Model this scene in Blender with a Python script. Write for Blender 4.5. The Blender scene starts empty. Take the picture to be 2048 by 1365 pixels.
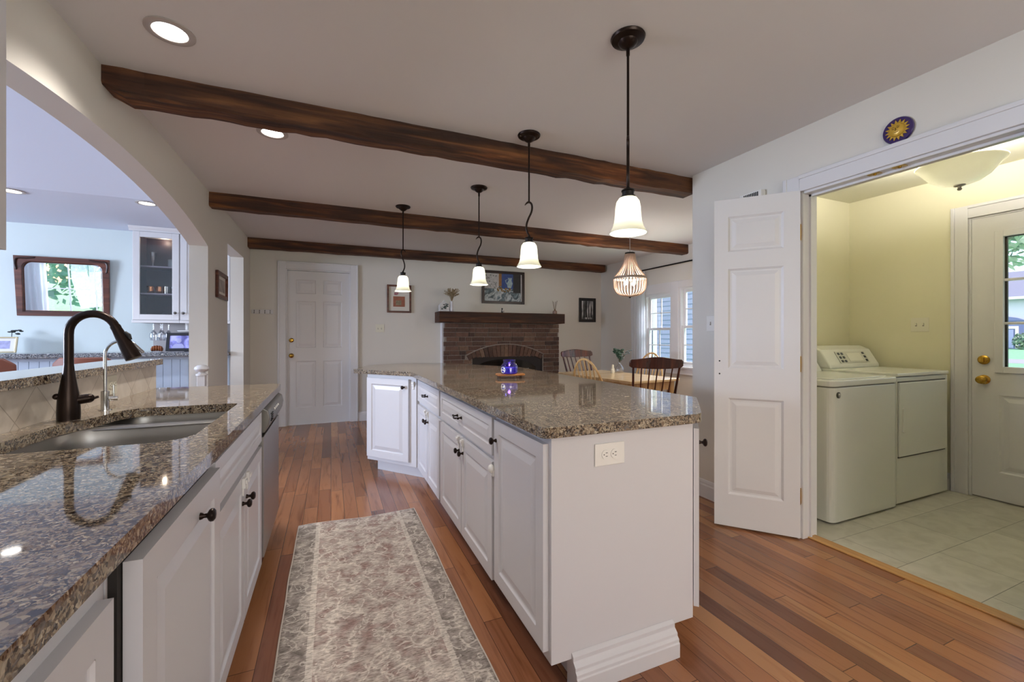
import bpy, bmesh, math, random
from mathutils import Matrix, Vector
random.seed(7)
SC = bpy.context.scene
COL = SC.collection
PI = math.pi

# ------------------------------------------------------------------ camera
YAW = math.radians(23.07)
F_PX = 850.0
cam_d = bpy.data.cameras.new('camera')
cam = bpy.data.objects.new('camera', cam_d)
COL.objects.link(cam)
cam.location = (0, 0, 1.2)
cam.rotation_euler = (PI / 2, 0, -YAW)
cam_d.sensor_width = 36
cam_d.lens = F_PX / 2048 * 36
cam_d.shift_y = -10.5 / 2048
cam_d.clip_start = 0.02
cam_d.clip_end = 400
SC.camera = cam

# ------------------------------------------------------------------ world and exposure
SC.view_settings.view_transform = 'Standard'
SC.view_settings.look = 'None'
SC.view_settings.gamma = 1
SC.view_settings.use_curve_mapping = False
SC.view_settings.exposure = 0.27
W = bpy.data.worlds.new('sky'); SC.world = W; W.use_nodes = True
wn = W.node_tree
bg = wn.nodes['Background']
sky = wn.nodes.new('ShaderNodeTexSky')
sky.sky_type = 'NISHITA'; sky.sun_disc = False
sky.sun_elevation = math.radians(38); sky.sun_rotation = math.radians(200)
sky.dust_density = 3.0
wn.links.new(sky.outputs['Color'], bg.inputs['Color'])
bg.inputs['Strength'].default_value = 0.42

def light(name, typ, loc, power, color=(1, 1, 1), size=0.1, size_y=None, target=None, spot=None, shape=None):
    d = bpy.data.lights.new(name, typ); o = bpy.data.objects.new(name, d); COL.objects.link(o)
    d.energy = power; d.color = color; o.location = loc
    if typ == 'AREA':
        d.shape = shape or ('RECTANGLE' if size_y else 'DISK'); d.size = size
        if size_y: d.size_y = size_y
    elif typ == 'SPOT':
        d.spot_size = spot or 2.4; d.spot_blend = 0.8; d.shadow_soft_size = size
    else:
        d.shadow_soft_size = size
    if target is not None:
        o.rotation_euler = (Vector(target) - Vector(loc)).to_track_quat('-Z', 'Y').to_euler()
    return o
WARM = (1.0, 0.94, 0.87); COOL = (0.78, 0.86, 1.0); NEUT = (1.0, 0.97, 0.94)
# added rear fill, then daylight for the blue room and dining room windows
light('rear_ceiling_fill', 'AREA', (0.9, -2.44, 1.45), 62, (1.0, 0.97, 0.94), 2.3, 1.4, (0.9, -1.75, 3.0))  # added fill lamp behind the camera, aimed up to brighten the ceiling
light('blue_room_side_daylight', 'AREA', (-6.46, 3.6, 1.5), 300, (0.66, 0.77, 1.0), 1.9, 1.3, (-3, 3.6, 2.2))
light('blue_room_window_daylight', 'AREA', (-4.9, -1.5, 3.3), 230, (0.70, 0.80, 1.0), 1.6, 1.2, (-4.7, 1.5, 0.9))
light('dining_daylight', 'AREA', (5.9, 4.5, 3.3), 520, (0.80, 0.87, 1.0), 1.8, 1.4, (3.8, 4.4, 0.9))

# ------------------------------------------------------------------ mesh helper
class MB:
    def __init__(s, M=None):
        s.v = []; s.f = []; s.s = []; s.M = M or Matrix()
    def add(s, vs, fs, smooth=False):
        b = len(s.v)
        s.v += [s.M @ Vector(p) for p in vs]
        s.f += [tuple(i + b for i in f) for f in fs]
        s.s += [smooth] * len(fs)
        return s
    def box(s, x0, x1, y0, y1, z0, z1):
        vs = [(x, y, z) for z in (z0, z1) for y in (y0, y1) for x in (x0, x1)]
        return s.add(vs, [(0, 2, 3, 1), (4, 5, 7, 6), (0, 1, 5, 4), (2, 6, 7, 3), (0, 4, 6, 2), (1, 3, 7, 5)])
    def prism(s, pts, z0, z1):
        n = len(pts)
        vs = [(p[0], p[1], z0) for p in pts] + [(p[0], p[1], z1) for p in pts]
        fs = [tuple(range(n - 1, -1, -1)), tuple(range(n, 2 * n))]
        fs += [(i, (i + 1) % n, n + (i + 1) % n, n + i) for i in range(n)]
        return s.add(vs, fs)
    def loft(s, loops, cap0=True, cap1=True, smooth=True):
        n = len(loops[0]); vs = [p for l in loops for p in l]; fs = []
        for k in range(len(loops) - 1):
            for i in range(n):
                j = (i + 1) % n
                fs.append((k * n + i, k * n + j, (k + 1) * n + j, (k + 1) * n + i))
        if cap0: fs.append(tuple(range(n - 1, -1, -1)))
        if cap1: fs.append(tuple((len(loops) - 1) * n + i for i in range(n)))
        return s.add(vs, fs, smooth)
    def lathe(s, prof, loc=(0, 0, 0), seg=24, cap=True, A=None):
        A = A or Matrix()
        loops = []
        for r, z in prof:
            r = max(r, 1e-4)
            loops.append([tuple(Vector(loc) + A @ Vector((r * math.cos(2 * PI * i / seg), r * math.sin(2 * PI * i / seg), z))) for i in range(seg)])
        return s.loft(loops, cap, cap)
    def tube(s, pts, r, seg=10, cap=True, flat=None):
        pts = [Vector(p) for p in pts]; n = len(pts)
        rs = r if isinstance(r, (list, tuple)) else [r] * n
        loops = []; prev = None
        for i, p in enumerate(pts):
            t = (pts[min(i + 1, n - 1)] - pts[max(i - 1, 0)]).normalized()
            if prev is None:
                a = Vector((0, 0, 1)) if abs(t.z) < 0.9 else Vector((1, 0, 0))
                u = t.cross(a).normalized()
            else:
                u = (prev - t * prev.dot(t)).normalized()
            w = t.cross(u); prev = u
            k = flat or (1, 1)
            loops.append([tuple(p + (u * math.cos(2 * PI * j / seg) * k[0] + w * math.sin(2 * PI * j / seg) * k[1]) * rs[i]) for j in range(seg)])
        return s.loft(loops, cap, cap)
    def sphere(s, c, r, seg=14, sc=(1, 1, 1)):
        prof = [(math.sin(PI * k / (seg // 2)) , -math.cos(PI * k / (seg // 2))) for k in range(seg // 2 + 1)]
        A = Matrix.Diagonal((r * sc[0], r * sc[1], r * sc[2]))
        return s.lathe(prof, c, seg, False, A)
    def disc(s, c, r, n_axis='z', seg=20):
        return s

def V3(p): return Vector(p)
def frame(o, U, Wv):
    U = Vector(U).normalized(); Wv = Vector(Wv).normalized(); N = U.cross(Wv)
    M = Matrix.Identity(4)
    for i in range(3):
        M[i][0] = U[i]; M[i][1] = Wv[i]; M[i][2] = N[i]; M[i][3] = o[i]
    return M
def wm(o):
    M = o.matrix_basis.copy()
    if o.parent: M = wm(o.parent) @ M
    return M
def tag(o, label=None, cat=None, group=None, kind=None):
    if label: o['label'] = label
    if cat: o['category'] = cat
    if group: o['group'] = group
    if kind: o['kind'] = kind
    return o
def thing(name, loc, label, cat, group=None, rz=0):
    o = bpy.data.objects.new(name, None); COL.objects.link(o)
    o.empty_display_size = 0.05
    o.location = loc; o.rotation_euler = (0, 0, rz)
    return tag(o, label, cat, group)
def finish(me, smooth_angle=38):
    bm = bmesh.new(); bm.from_mesh(me)
    bmesh.ops.recalc_face_normals(bm, faces=bm.faces[:])
    bm.to_mesh(me); bm.free()
    if smooth_angle and any(p.use_smooth for p in me.polygons):
        me.set_sharp_from_angle(angle=math.radians(smooth_angle))
def obj(name, mb, mat, parent=None, bevel=0, seg=2, local=False, recalc=True, label=None):
    """one mesh object; vertices are world points unless local; a top-level mesh gets its origin at its base"""
    vs = [Vector(p) for p in mb.v]
    if parent is not None:
        loc = Vector((0, 0, 0))
        if not local:
            I = wm(parent).inverted(); vs = [I @ p for p in vs]
    else:
        if local: loc = Vector((0, 0, 0))
        else:
            xs = [p.x for p in vs]; ys = [p.y for p in vs]; zs = [p.z for p in vs]
            loc = Vector(((min(xs) + max(xs)) / 2, (min(ys) + max(ys)) / 2, min(zs)))
            vs = [p - loc for p in vs]
    me = bpy.data.meshes.new(name)
    me.from_pydata([tuple(p) for p in vs], [], mb.f)
    for p, sm in zip(me.polygons, mb.s): p.use_smooth = sm
    if recalc: finish(me)
    if mat: me.materials.append(mat)
    o = bpy.data.objects.new(name, me); COL.objects.link(o)
    o.location = loc
    if parent is not None: o.parent = parent
    if bevel:
        m = o.modifiers.new('bevel', 'BEVEL'); m.width = bevel; m.segments = seg; m.limit_method = 'ANGLE'; m.angle_limit = math.radians(40)
        m.harden_normals = False
    if label: o['label'] = label
    return o
def copy_tree(o, parent=None):
    c = o.copy(); COL.objects.link(c)
    if parent is not None: c.parent = parent
    for ch in [x for x in bpy.data.objects if x.parent == o]: copy_tree(ch, c)
    return c
def struct(name, mb, mat, bevel=0):
    return tag(obj(name, mb, mat, None, bevel), kind='structure')
def catmull(pts, n=8):
    P = [Vector(p) for p in pts]; out = []
    for i in range(len(P) - 1):
        p0 = P[max(i - 1, 0)]; p1 = P[i]; p2 = P[i + 1]; p3 = P[min(i + 2, len(P) - 1)]
        for k in range(n):
            t = k / n
            out.append(0.5 * ((2 * p1) + (p2 - p0) * t + (2 * p0 - 5 * p1 + 4 * p2 - p3) * t * t + (3 * p1 - p0 - 3 * p2 + p3) * t ** 3))
    out.append(P[-1]); return out
def round_poly(pts, r, n=6):
    out = []; m = len(pts)
    rs = r if isinstance(r, (list, tuple)) else [r] * m
    for i in range(m):
        p = Vector(pts[i]).to_2d(); a = Vector(pts[i - 1]).to_2d(); b = Vector(pts[(i + 1) % m]).to_2d()
        rr = rs[i]
        if rr <= 0: out.append(tuple(p)); continue
        da = (a - p); db = (b - p); la = min(rr, da.length * .49); lb = min(rr, db.length * .49)
        s = p + da.normalized() * la; e = p + db.normalized() * lb
        for k in range(n + 1):
            t = k / n
            out.append(tuple(s * (1 - t) ** 2 + p * 2 * t * (1 - t) + e * t * t))
    return out
RAISED = [(0, 0), (.006, -.007), (.016, -.007), (.045, -.0015)]
SUNK = [(0, 0), (.010, -.008), (.022, -.008), (.050, -.002)]
def paneled(mb, M, w, h, t, panels, rings=RAISED, lip=0.0):
    """a slab w x h x t (local u, w, n) whose front carries framed panels"""
    old = mb.M; mb.M = M
    us = sorted({0, w, *[p[0] for p in panels], *[p[1] for p in panels]})
    ws = sorted({0, h, *[p[2] for p in panels], *[p[3] for p in panels]})
    for i in range(len(us) - 1):
        for j in range(len(ws) - 1):
            u0, u1, w0, w1 = us[i], us[i + 1], ws[j], ws[j + 1]
            mb.add([(u0, w0, 0), (u1, w0, 0), (u1, w1, 0), (u0, w1, 0)], [(3, 2, 1, 0)])
            inp = any(p[0] - 1e-6 <= u0 and u1 <= p[1] + 1e-6 and p[2] - 1e-6 <= w0 and w1 <= p[3] + 1e-6 for p in panels)
            if not inp:
                mb.add([(u0, w0, t), (u1, w0, t), (u1, w1, t), (u0, w1, t)], [(0, 1, 2, 3)])
            else:
                lp = []
                for ins, dz in rings:
                    lp.append([(u0 + ins, w0 + ins, t + dz), (u1 - ins, w0 + ins, t + dz), (u1 - ins, w1 - ins, t + dz), (u0 + ins, w1 - ins, t + dz)])
                mb.loft(lp, False, True, False)
    for j in range(len(ws) - 1):
        for u in (0, w):
            mb.add([(u, ws[j], 0), (u, ws[j + 1], 0), (u, ws[j + 1], t), (u, ws[j], t)], [(0, 1, 2, 3)])
    for i in range(len(us) - 1):
        for q in (0, h):
            mb.add([(us[i], q, 0), (us[i + 1], q, 0), (us[i + 1], q, t), (us[i], q, t)], [(0, 1, 2, 3)])
    mb.M = old
    return mb
def wall_holes(x0, x1, u0, u1, z0, z1, holes, axis):
    """a wall slab with rectangular openings; axis 'x': thickness along x and u = y, axis 'y': thickness along y and u = x"""
    mb = MB(); us = sorted({u0, u1, *[q for h in holes for q in h[:2]]}); zs = sorted({z0, z1, *[q for h in holes for q in h[2:]]})
    for i in range(len(us) - 1):
        run = None
        for j in range(len(zs) - 1):
            a, b, c, d = us[i], us[i + 1], zs[j], zs[j + 1]
            hole = any(h[0] <= a and b <= h[1] and h[2] <= c and d <= h[3] for h in holes)
            if hole: continue
            if axis == 'x': mb.box(x0, x1, a, b, c, d)
            else: mb.box(a, b, x0, x1, c, d)
    return mb

# ------------------------------------------------------------------ materials
def new_mat(name):
    m = bpy.data.materials.new(name); m.use_nodes = True
    nt = m.node_tree; return m, nt, nt.nodes['Principled BSDF']
def N(nt, typ, **kw):
    n = nt.nodes.new(typ)
    for k, v in kw.items():
        if k in n.inputs: n.inputs[k].default_value = v
        else: setattr(n, k, v)
    return n
def L(nt, a, b): nt.links.new(a, b)
def coords(nt, scale=(1, 1, 1), rot=(0, 0, 0), world=False):
    if world:
        g = N(nt, 'ShaderNodeNewGeometry'); src = g.outputs['Position']
    else:
        g = N(nt, 'ShaderNodeTexCoord'); src = g.outputs['Object']
    mp = N(nt, 'ShaderNodeMapping'); mp.inputs['Scale'].default_value = scale; mp.inputs['Rotation'].default_value = rot
    L(nt, src, mp.inputs['Vector']); return mp.outputs['Vector']
def ramp(nt, fac, stops, interp='LINEAR'):
    r = N(nt, 'ShaderNodeValToRGB'); r.color_ramp.interpolation = interp
    els = r.color_ramp.elements
    while len(els) < len(stops): els.new(0.5)
    for e, (p, c) in zip(els, stops): e.position = p; e.color = (*c, 1)
    L(nt, fac, r.inputs['Fac']); return r.outputs['Color']
def bump(nt, b, height, strength=.2, dist=.01):
    n = N(nt, 'ShaderNodeBump'); n.inputs['Strength'].default_value = strength; n.inputs['Distance'].default_value = dist
    L(nt, height, n.inputs['Height']); L(nt, n.outputs['Normal'], b.inputs['Normal'])
def lin(h):
    h = h.lstrip('#'); o = []
    for i in (0, 2, 4):
        c = int(h[i:i + 2], 16) / 255
        o.append(c / 12.92 if c <= .04045 else ((c + .055) / 1.055) ** 2.4)
    return tuple(o)
def plain(name, col, rough=.5, metal=0, noise=0, bumpy=0, scale=40, coat=0, spec=None):
    m, nt, b = new_mat(name)
    c = lin(col) if isinstance(col, str) else col
    b.inputs['Base Color'].default_value = (*c, 1); b.inputs['Roughness'].default_value = rough; b.inputs['Metallic'].default_value = metal
    if coat: b.inputs['Coat Weight'].default_value = coat; b.inputs['Coat Roughness'].default_value = .08
    if spec is not None: b.inputs['Specular IOR Level'].default_value = spec
    if noise or bumpy:
        nz = N(nt, 'ShaderNodeTexNoise', Scale=scale, Detail=4.0); L(nt, coords(nt), nz.inputs['Vector'])
        if noise:
            d = tuple(max(0, q * (1 - noise)) for q in c); u = tuple(min(1, q * (1 + noise)) for q in c)
            L(nt, ramp(nt, nz.outputs['Fac'], [(.3, d), (.7, u)]), b.inputs['Base Color'])
        if bumpy: bump(nt, b, nz.outputs['Fac'], bumpy, .004)
    return m
def emit(name, col, strength, base=(1, 1, 1)):
    m, nt, b = new_mat(name)
    b.inputs['Base Color'].default_value = (*base, 1)
    b.inputs['Emission Color'].default_value = (*col, 1); b.inputs['Emission Strength'].default_value = strength
    return m
def glass_mat(name, tint=(1, 1, 1), gloss=.08, rough=.0, alpha=None):
    m = bpy.data.materials.new(name); m.use_nodes = True; nt = m.node_tree; nt.nodes.clear()
    out = N(nt, 'ShaderNodeOutputMaterial'); tr = N(nt, 'ShaderNodeBsdfTransparent'); tr.inputs['Color'].default_value = (*tint, 1)
    gl = N(nt, 'ShaderNodeBsdfGlossy'); gl.inputs['Roughness'].default_value = rough
    mx = N(nt, 'ShaderNodeMixShader'); lw = N(nt, 'ShaderNodeLayerWeight'); lw.inputs['Blend'].default_value = .25
    ma = N(nt, 'ShaderNodeMath', operation='MULTIPLY_ADD'); ma.inputs[1].default_value = .45; ma.inputs[2].default_value = gloss
    L(nt, lw.outputs['Facing'], ma.inputs[0]); L(nt, ma.outputs[0], mx.inputs[0])
    L(nt, tr.outputs[0], mx.inputs[1]); L(nt, gl.outputs[0], mx.inputs[2]); L(nt, mx.outputs[0], out.inputs['Surface'])
    return m
def granite(name, cols, sc=1.0, rough=.045):
    m, nt, b = new_mat(name)
    v = coords(nt, world=True)
    dn = N(nt, 'ShaderNodeTexNoise', Scale=38.0 * sc, Detail=3.0); L(nt, v, dn.inputs['Vector'])
    mx = N(nt, 'ShaderNodeMixRGB', blend_type='ADD'); mx.inputs[0].default_value = .022 / sc
    L(nt, v, mx.inputs[1]); L(nt, dn.outputs['Color'], mx.inputs[2])
    v1 = N(nt, 'ShaderNodeTexVoronoi', Scale=100.0 * sc); L(nt, mx.outputs[0], v1.inputs['Vector'])
    v2 = N(nt, 'ShaderNodeTexVoronoi', Scale=260.0 * sc); L(nt, mx.outputs[0], v2.inputs['Vector'])
    s1 = N(nt, 'ShaderNodeSeparateColor'); L(nt, v1.outputs['Color'], s1.inputs[0])
    s2 = N(nt, 'ShaderNodeSeparateColor'); L(nt, v2.outputs['Color'], s2.inputs[0])
    c1 = ramp(nt, s1.outputs[0], cols, 'CONSTANT')
    c2 = ramp(nt, s2.outputs[0], cols, 'CONSTANT')
    big = N(nt, 'ShaderNodeTexNoise', Scale=26.0 * sc, Detail=3.0); L(nt, v, big.inputs['Vector'])
    mm = N(nt, 'ShaderNodeMixRGB'); L(nt, ramp(nt, big.outputs['Fac'], [(.36, (0, 0, 0)), (.54, (1, 1, 1))]), mm.inputs[0])
    L(nt, c1, mm.inputs[1]); L(nt, c2, mm.inputs[2]); L(nt, mm.outputs[0], b.inputs['Base Color'])
    b.inputs['Roughness'].default_value = rough; b.inputs['IOR'].default_value = 1.65
    return m
def wood(name, dark, mid, light_, scale=1.0, axis='x', rough=.5, bumpy=.25, detail=6, coat=0):
    m, nt, b = new_mat(name)
    st = {'x': (1.2, 22, 22), 'y': (22, 1.2, 22), 'z': (22, 22, 1.2)}[axis]
    v = coords(nt, tuple(q * scale for q in st))
    n1 = N(nt, 'ShaderNodeTexNoise', Scale=1.0, Detail=float(detail), Distortion=.6); L(nt, v, n1.inputs['Vector'])
    L(nt, ramp(nt, n1.outputs['Fac'], [(.28, lin(dark)), (.5, lin(mid)), (.72, lin(light_))]), b.inputs['Base Color'])
    b.inputs['Roughness'].default_value = rough
    if coat: b.inputs['Coat Weight'].default_value = coat
    if bumpy: bump(nt, b, n1.outputs['Fac'], bumpy, .006)
    return m
def mathn(nt, op, a, b_=None, c=None):
    n = N(nt, 'ShaderNodeMath', operation=op)
    for i, q in enumerate((a, b_, c)):
        if q is None: continue
        if isinstance(q, (int, float)): n.inputs[i].default_value = q
        else: L(nt, q, n.inputs[i])
    return n.outputs[0]
def plank_floor():
    m, nt, b = new_mat('tigerwood_planks')
    g = N(nt, 'ShaderNodeNewGeometry'); sp = N(nt, 'ShaderNodeSeparateXYZ'); L(nt, g.outputs['Position'], sp.inputs[0])
    X, Y = sp.outputs[0], sp.outputs[1]
    wd, ln = .084, .95
    ix = mathn(nt, 'FLOOR', mathn(nt, 'DIVIDE', X, wd))
    wn1 = N(nt, 'ShaderNodeTexWhiteNoise', noise_dimensions='1D'); L(nt, ix, wn1.inputs['W'])
    yy = mathn(nt, 'ADD', mathn(nt, 'DIVIDE', Y, ln), mathn(nt, 'MULTIPLY', wn1.outputs['Value'], 7.3))
    iy = mathn(nt, 'FLOOR', yy)
    cb = N(nt, 'ShaderNodeCombineXYZ'); L(nt, ix, cb.inputs[0]); L(nt, iy, cb.inputs[1])
    wn2 = N(nt, 'ShaderNodeTexWhiteNoise', noise_dimensions='2D'); L(nt, cb.outputs[0], wn2.inputs['Vector'])
    base = ramp(nt, wn2.outputs['Value'], [(0, lin('#694230')), (.10, lin('#86563a')), (.4, lin('#986544')), (.62, lin('#a16c47')), (.82, lin('#7a4e3b')), (1, lin('#ad7b52'))])
    # grain, shifted per plank
    mp = N(nt, 'ShaderNodeCombineXYZ')
    L(nt, mathn(nt, 'ADD', mathn(nt, 'MULTIPLY', X, 24.0), mathn(nt, 'MULTIPLY', wn2.outputs['Value'], 90.0)), mp.inputs[0])
    L(nt, mathn(nt, 'ADD', mathn(nt, 'MULTIPLY', Y, 1.9), mathn(nt, 'MULTIPLY', wn2.outputs['Value'], 40.0)), mp.inputs[1])
    n1 = N(nt, 'ShaderNodeTexNoise', Scale=1.0, Detail=5.0, Distortion=1.1); L(nt, mp.outputs[0], n1.inputs['Vector'])
    mx = N(nt, 'ShaderNodeMixRGB', blend_type='MULTIPLY'); mx.inputs[0].default_value = .85
    L(nt, base, mx.inputs[1]); L(nt, ramp(nt, n1.outputs['Fac'], [(.24, (.35, .26, .24)), (.38, (.80, .75, .72)), (.50, (1, 1, 1)), (.75, (1.0, 1.0, 1.0))]), mx.inputs[2])
    # seams
    fx = mathn(nt, 'FRACT', mathn(nt, 'DIVIDE', X, wd)); fy = mathn(nt, 'FRACT', yy)
    sx = mathn(nt, 'LESS_THAN', mathn(nt, 'MINIMUM', fx, mathn(nt, 'SUBTRACT', 1.0, fx)), .016)
    sy = mathn(nt, 'LESS_THAN', mathn(nt, 'MINIMUM', fy, mathn(nt, 'SUBTRACT', 1.0, fy)), .0016)
    seam = mathn(nt, 'MAXIMUM', sx, sy)
    m2 = N(nt, 'ShaderNodeMixRGB'); L(nt, mathn(nt, 'MULTIPLY', seam, .75), m2.inputs[0]); L(nt, mx.outputs[0], m2.inputs[1]); m2.inputs[2].default_value = (*lin('#2a140c'), 1)
    L(nt, m2.outputs[0], b.inputs['Base Color'])
    b.inputs['Roughness'].default_value = .24
    bump(nt, b, mathn(nt, 'SUBTRACT', 1.0, seam), .25, .002)
    return m
def vinyl_floor():
    m, nt, b = new_mat('grey_vinyl_tile')
    v = coords(nt, world=True)
    br = N(nt, 'ShaderNodeTexBrick', offset=.5, **{'Scale': 1.0, 'Mortar Size': .0016, 'Brick Width': .62, 'Row Height': .31})
    L(nt, v, br.inputs['Vector'])
    n1 = N(nt, 'ShaderNodeTexNoise', Scale=9.0, Detail=7.0, Distortion=.8); L(nt, v, n1.inputs['Vector'])
    br.inputs['Color1'].default_value = (*lin('#cbc6b8'), 1); br.inputs['Color2'].default_value = (*lin('#bcb8aa'), 1); br.inputs['Mortar'].default_value = (*lin('#77746a'), 1)
    mx = N(nt, 'ShaderNodeMixRGB', blend_type='MULTIPLY'); mx.inputs[0].default_value = .7
    L(nt, br.outputs['Color'], mx.inputs[1]); L(nt, ramp(nt, n1.outputs['Fac'], [(.3, (.74, .73, .70)), (.6, (1, 1, 1))]), mx.inputs[2])
    L(nt, mx.outputs[0], b.inputs['Base Color']); b.inputs['Roughness'].default_value = .38
    return m
def rug_mat():
    m, nt, b = new_mat('faded_woven_rug')
    v = coords(nt)
    sp = N(nt, 'ShaderNodeSeparateXYZ'); L(nt, v, sp.inputs[0])
    ax = mathn(nt, 'ABSOLUTE', sp.outputs[0]); ay = mathn(nt, 'ABSOLUTE', sp.outputs[1])
    def nz(s, d=5.0, dist=0.0, vec=None):
        n = N(nt, 'ShaderNodeTexNoise', Scale=s, Detail=d, Distortion=dist); L(nt, vec or v, n.inputs['Vector']); return n.outputs['Fac']
    field = ramp(nt, nz(14.0, 8.0, .4), [(.34, lin('#917a74')), (.5, lin('#a79a92')), (.64, lin('#bdb2a8'))])
    border = ramp(nt, nz(17.0, 8.0, .4), [(.36, lin('#837a74')), (.52, lin('#9c928b')), (.66, lin('#b8aea4'))])
    inb = mathn(nt, 'GREATER_THAN', ax, .235)
    m0 = N(nt, 'ShaderNodeMixRGB'); L(nt, inb, m0.inputs[0]); L(nt, field, m0.inputs[1]); L(nt, border, m0.inputs[2])
    # scrolling vines and medallions
    vo = N(nt, 'ShaderNodeTexVoronoi', Scale=13.0, feature='DISTANCE_TO_EDGE')
    dn = N(nt, 'ShaderNodeTexNoise', Scale=9.0, Detail=2.0); L(nt, v, dn.inputs['Vector'])
    mxv = N(nt, 'ShaderNodeMixRGB', blend_type='ADD'); mxv.inputs[0].default_value = .10; L(nt, v, mxv.inputs[1]); L(nt, dn.outputs['Color'], mxv.inputs[2])
    L(nt, mxv.outputs[0], vo.inputs['Vector'])
    vine = mathn(nt, 'MULTIPLY', mathn(nt, 'LESS_THAN', vo.outputs['Distance'], .045), mathn(nt, 'GREATER_THAN', nz(11.0, 2.0), .46))
    vo2 = N(nt, 'ShaderNodeTexVoronoi', Scale=24.0); L(nt, mxv.outputs[0], vo2.inputs['Vector'])
    ring = mathn(nt, 'LESS_THAN', mathn(nt, 'ABSOLUTE', mathn(nt, 'SUBTRACT', vo2.outputs['Distance'], .30)), .045)
    pat = mathn(nt, 'MAXIMUM', mathn(nt, 'MULTIPLY', vine, .55), mathn(nt, 'MULTIPLY', mathn(nt, 'MULTIPLY', ring, mathn(nt, 'GREATER_THAN', nz(6.0, 2.0), .46)), .55))
    stripe = mathn(nt, 'LESS_THAN', mathn(nt, 'ABSOLUTE', mathn(nt, 'SUBTRACT', ax, .245)), .012)
    pat = mathn(nt, 'MAXIMUM', pat, mathn(nt, 'MULTIPLY', stripe, .6))
    m1 = N(nt, 'ShaderNodeMixRGB'); L(nt, pat, m1.inputs[0]); L(nt, m0.outputs[0], m1.inputs[1]); m1.inputs[2].default_value = (*lin('#d2c8bd'), 1)
    # worn weave flecks
    vs = N(nt, 'ShaderNodeMapping'); vs.inputs['Scale'].default_value = (60, 190, 60); L(nt, v, vs.inputs['Vector'])
    fl = nz(1.0, 5.0, 0.0, vs.outputs[0])
    m2 = N(nt, 'ShaderNodeMixRGB', blend_type='MULTIPLY'); m2.inputs[0].default_value = .75
    L(nt, m1.outputs[0], m2.inputs[1]); L(nt, ramp(nt, fl, [(.34, (.45, .43, .41)), (.5, (.95, .95, .95)), (.62, (1.25, 1.24, 1.22))]), m2.inputs[2])
    L(nt, m2.outputs[0], b.inputs['Base Color']); b.inputs['Roughness'].default_value = .95; b.inputs['Specular IOR Level'].default_value = .1
    bump(nt, b, fl, .5, .003)
    return m
def brick_mat():
    m, nt, b = new_mat('old_brown_brick')
    g = N(nt, 'ShaderNodeNewGeometry')
    c = ramp(nt, g.outputs['Random Per Island'], [(0, lin('#463630')), (.25, lin('#664a3e')), (.5, lin('#735648')), (.75, lin('#584238')), (1, lin('#7c6250'))])
    nz = N(nt, 'ShaderNodeTexNoise', Scale=28.0, Detail=5.0); L(nt, coords(nt), nz.inputs['Vector'])
    mx = N(nt, 'ShaderNodeMixRGB', blend_type='MULTIPLY'); mx.inputs[0].default_value = .7; L(nt, c, mx.inputs[1])
    L(nt, ramp(nt, nz.outputs['Fac'], [(.3, (.55, .5, .5)), (.6, (1, 1, 1)), (.78, (1.1, 1.1, 1.1)), (.8, (1.9, 1.9, 1.9))]), mx.inputs[2])
    L(nt, mx.outputs[0], b.inputs['Base Color']); b.inputs['Roughness'].default_value = .85; bump(nt, b, nz.outputs['Fac'], .5, .006)
    return m
def beam_mat(name, tint):
    m, nt, b = new_mat(name)
    v = coords(nt, (1.6, 26, 26)); n1 = N(nt, 'ShaderNodeTexNoise', Scale=1.0, Detail=8.0, Distortion=.7); L(nt, v, n1.inputs['Vector'])
    v2 = coords(nt, (.9, 3, 3)); n2 = N(nt, 'ShaderNodeTexNoise', Scale=1.5, Detail=4.0); L(nt, v2, n2.inputs['Vector'])
    c1 = ramp(nt, n1.outputs['Fac'], [(.25, lin('#21120a')), (.43, lin('#442614')), (.58, lin('#633c20')), (.76, lin('#8f6036'))])
    mx = N(nt, 'ShaderNodeMixRGB', blend_type='MULTIPLY'); mx.inputs[0].default_value = .8
    L(nt, c1, mx.inputs[1]); L(nt, ramp(nt, n2.outputs['Fac'], [(.35, (.55, .5, .48)), (.55, (1, 1, 1)), (.72, (1.6, 1.4, 1.2))]), mx.inputs[2])
    m3 = N(nt, 'ShaderNodeMixRGB', blend_type='MULTIPLY'); m3.inputs[0].default_value = 1; L(nt, mx.outputs[0], m3.inputs[1]); m3.inputs[2].default_value = (*tint, 1)
    L(nt, m3.outputs[0], b.inputs['Base Color']); b.inputs['Roughness'].default_value = .7; bump(nt, b, n1.outputs['Fac'], .7, .012)
    return m
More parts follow.
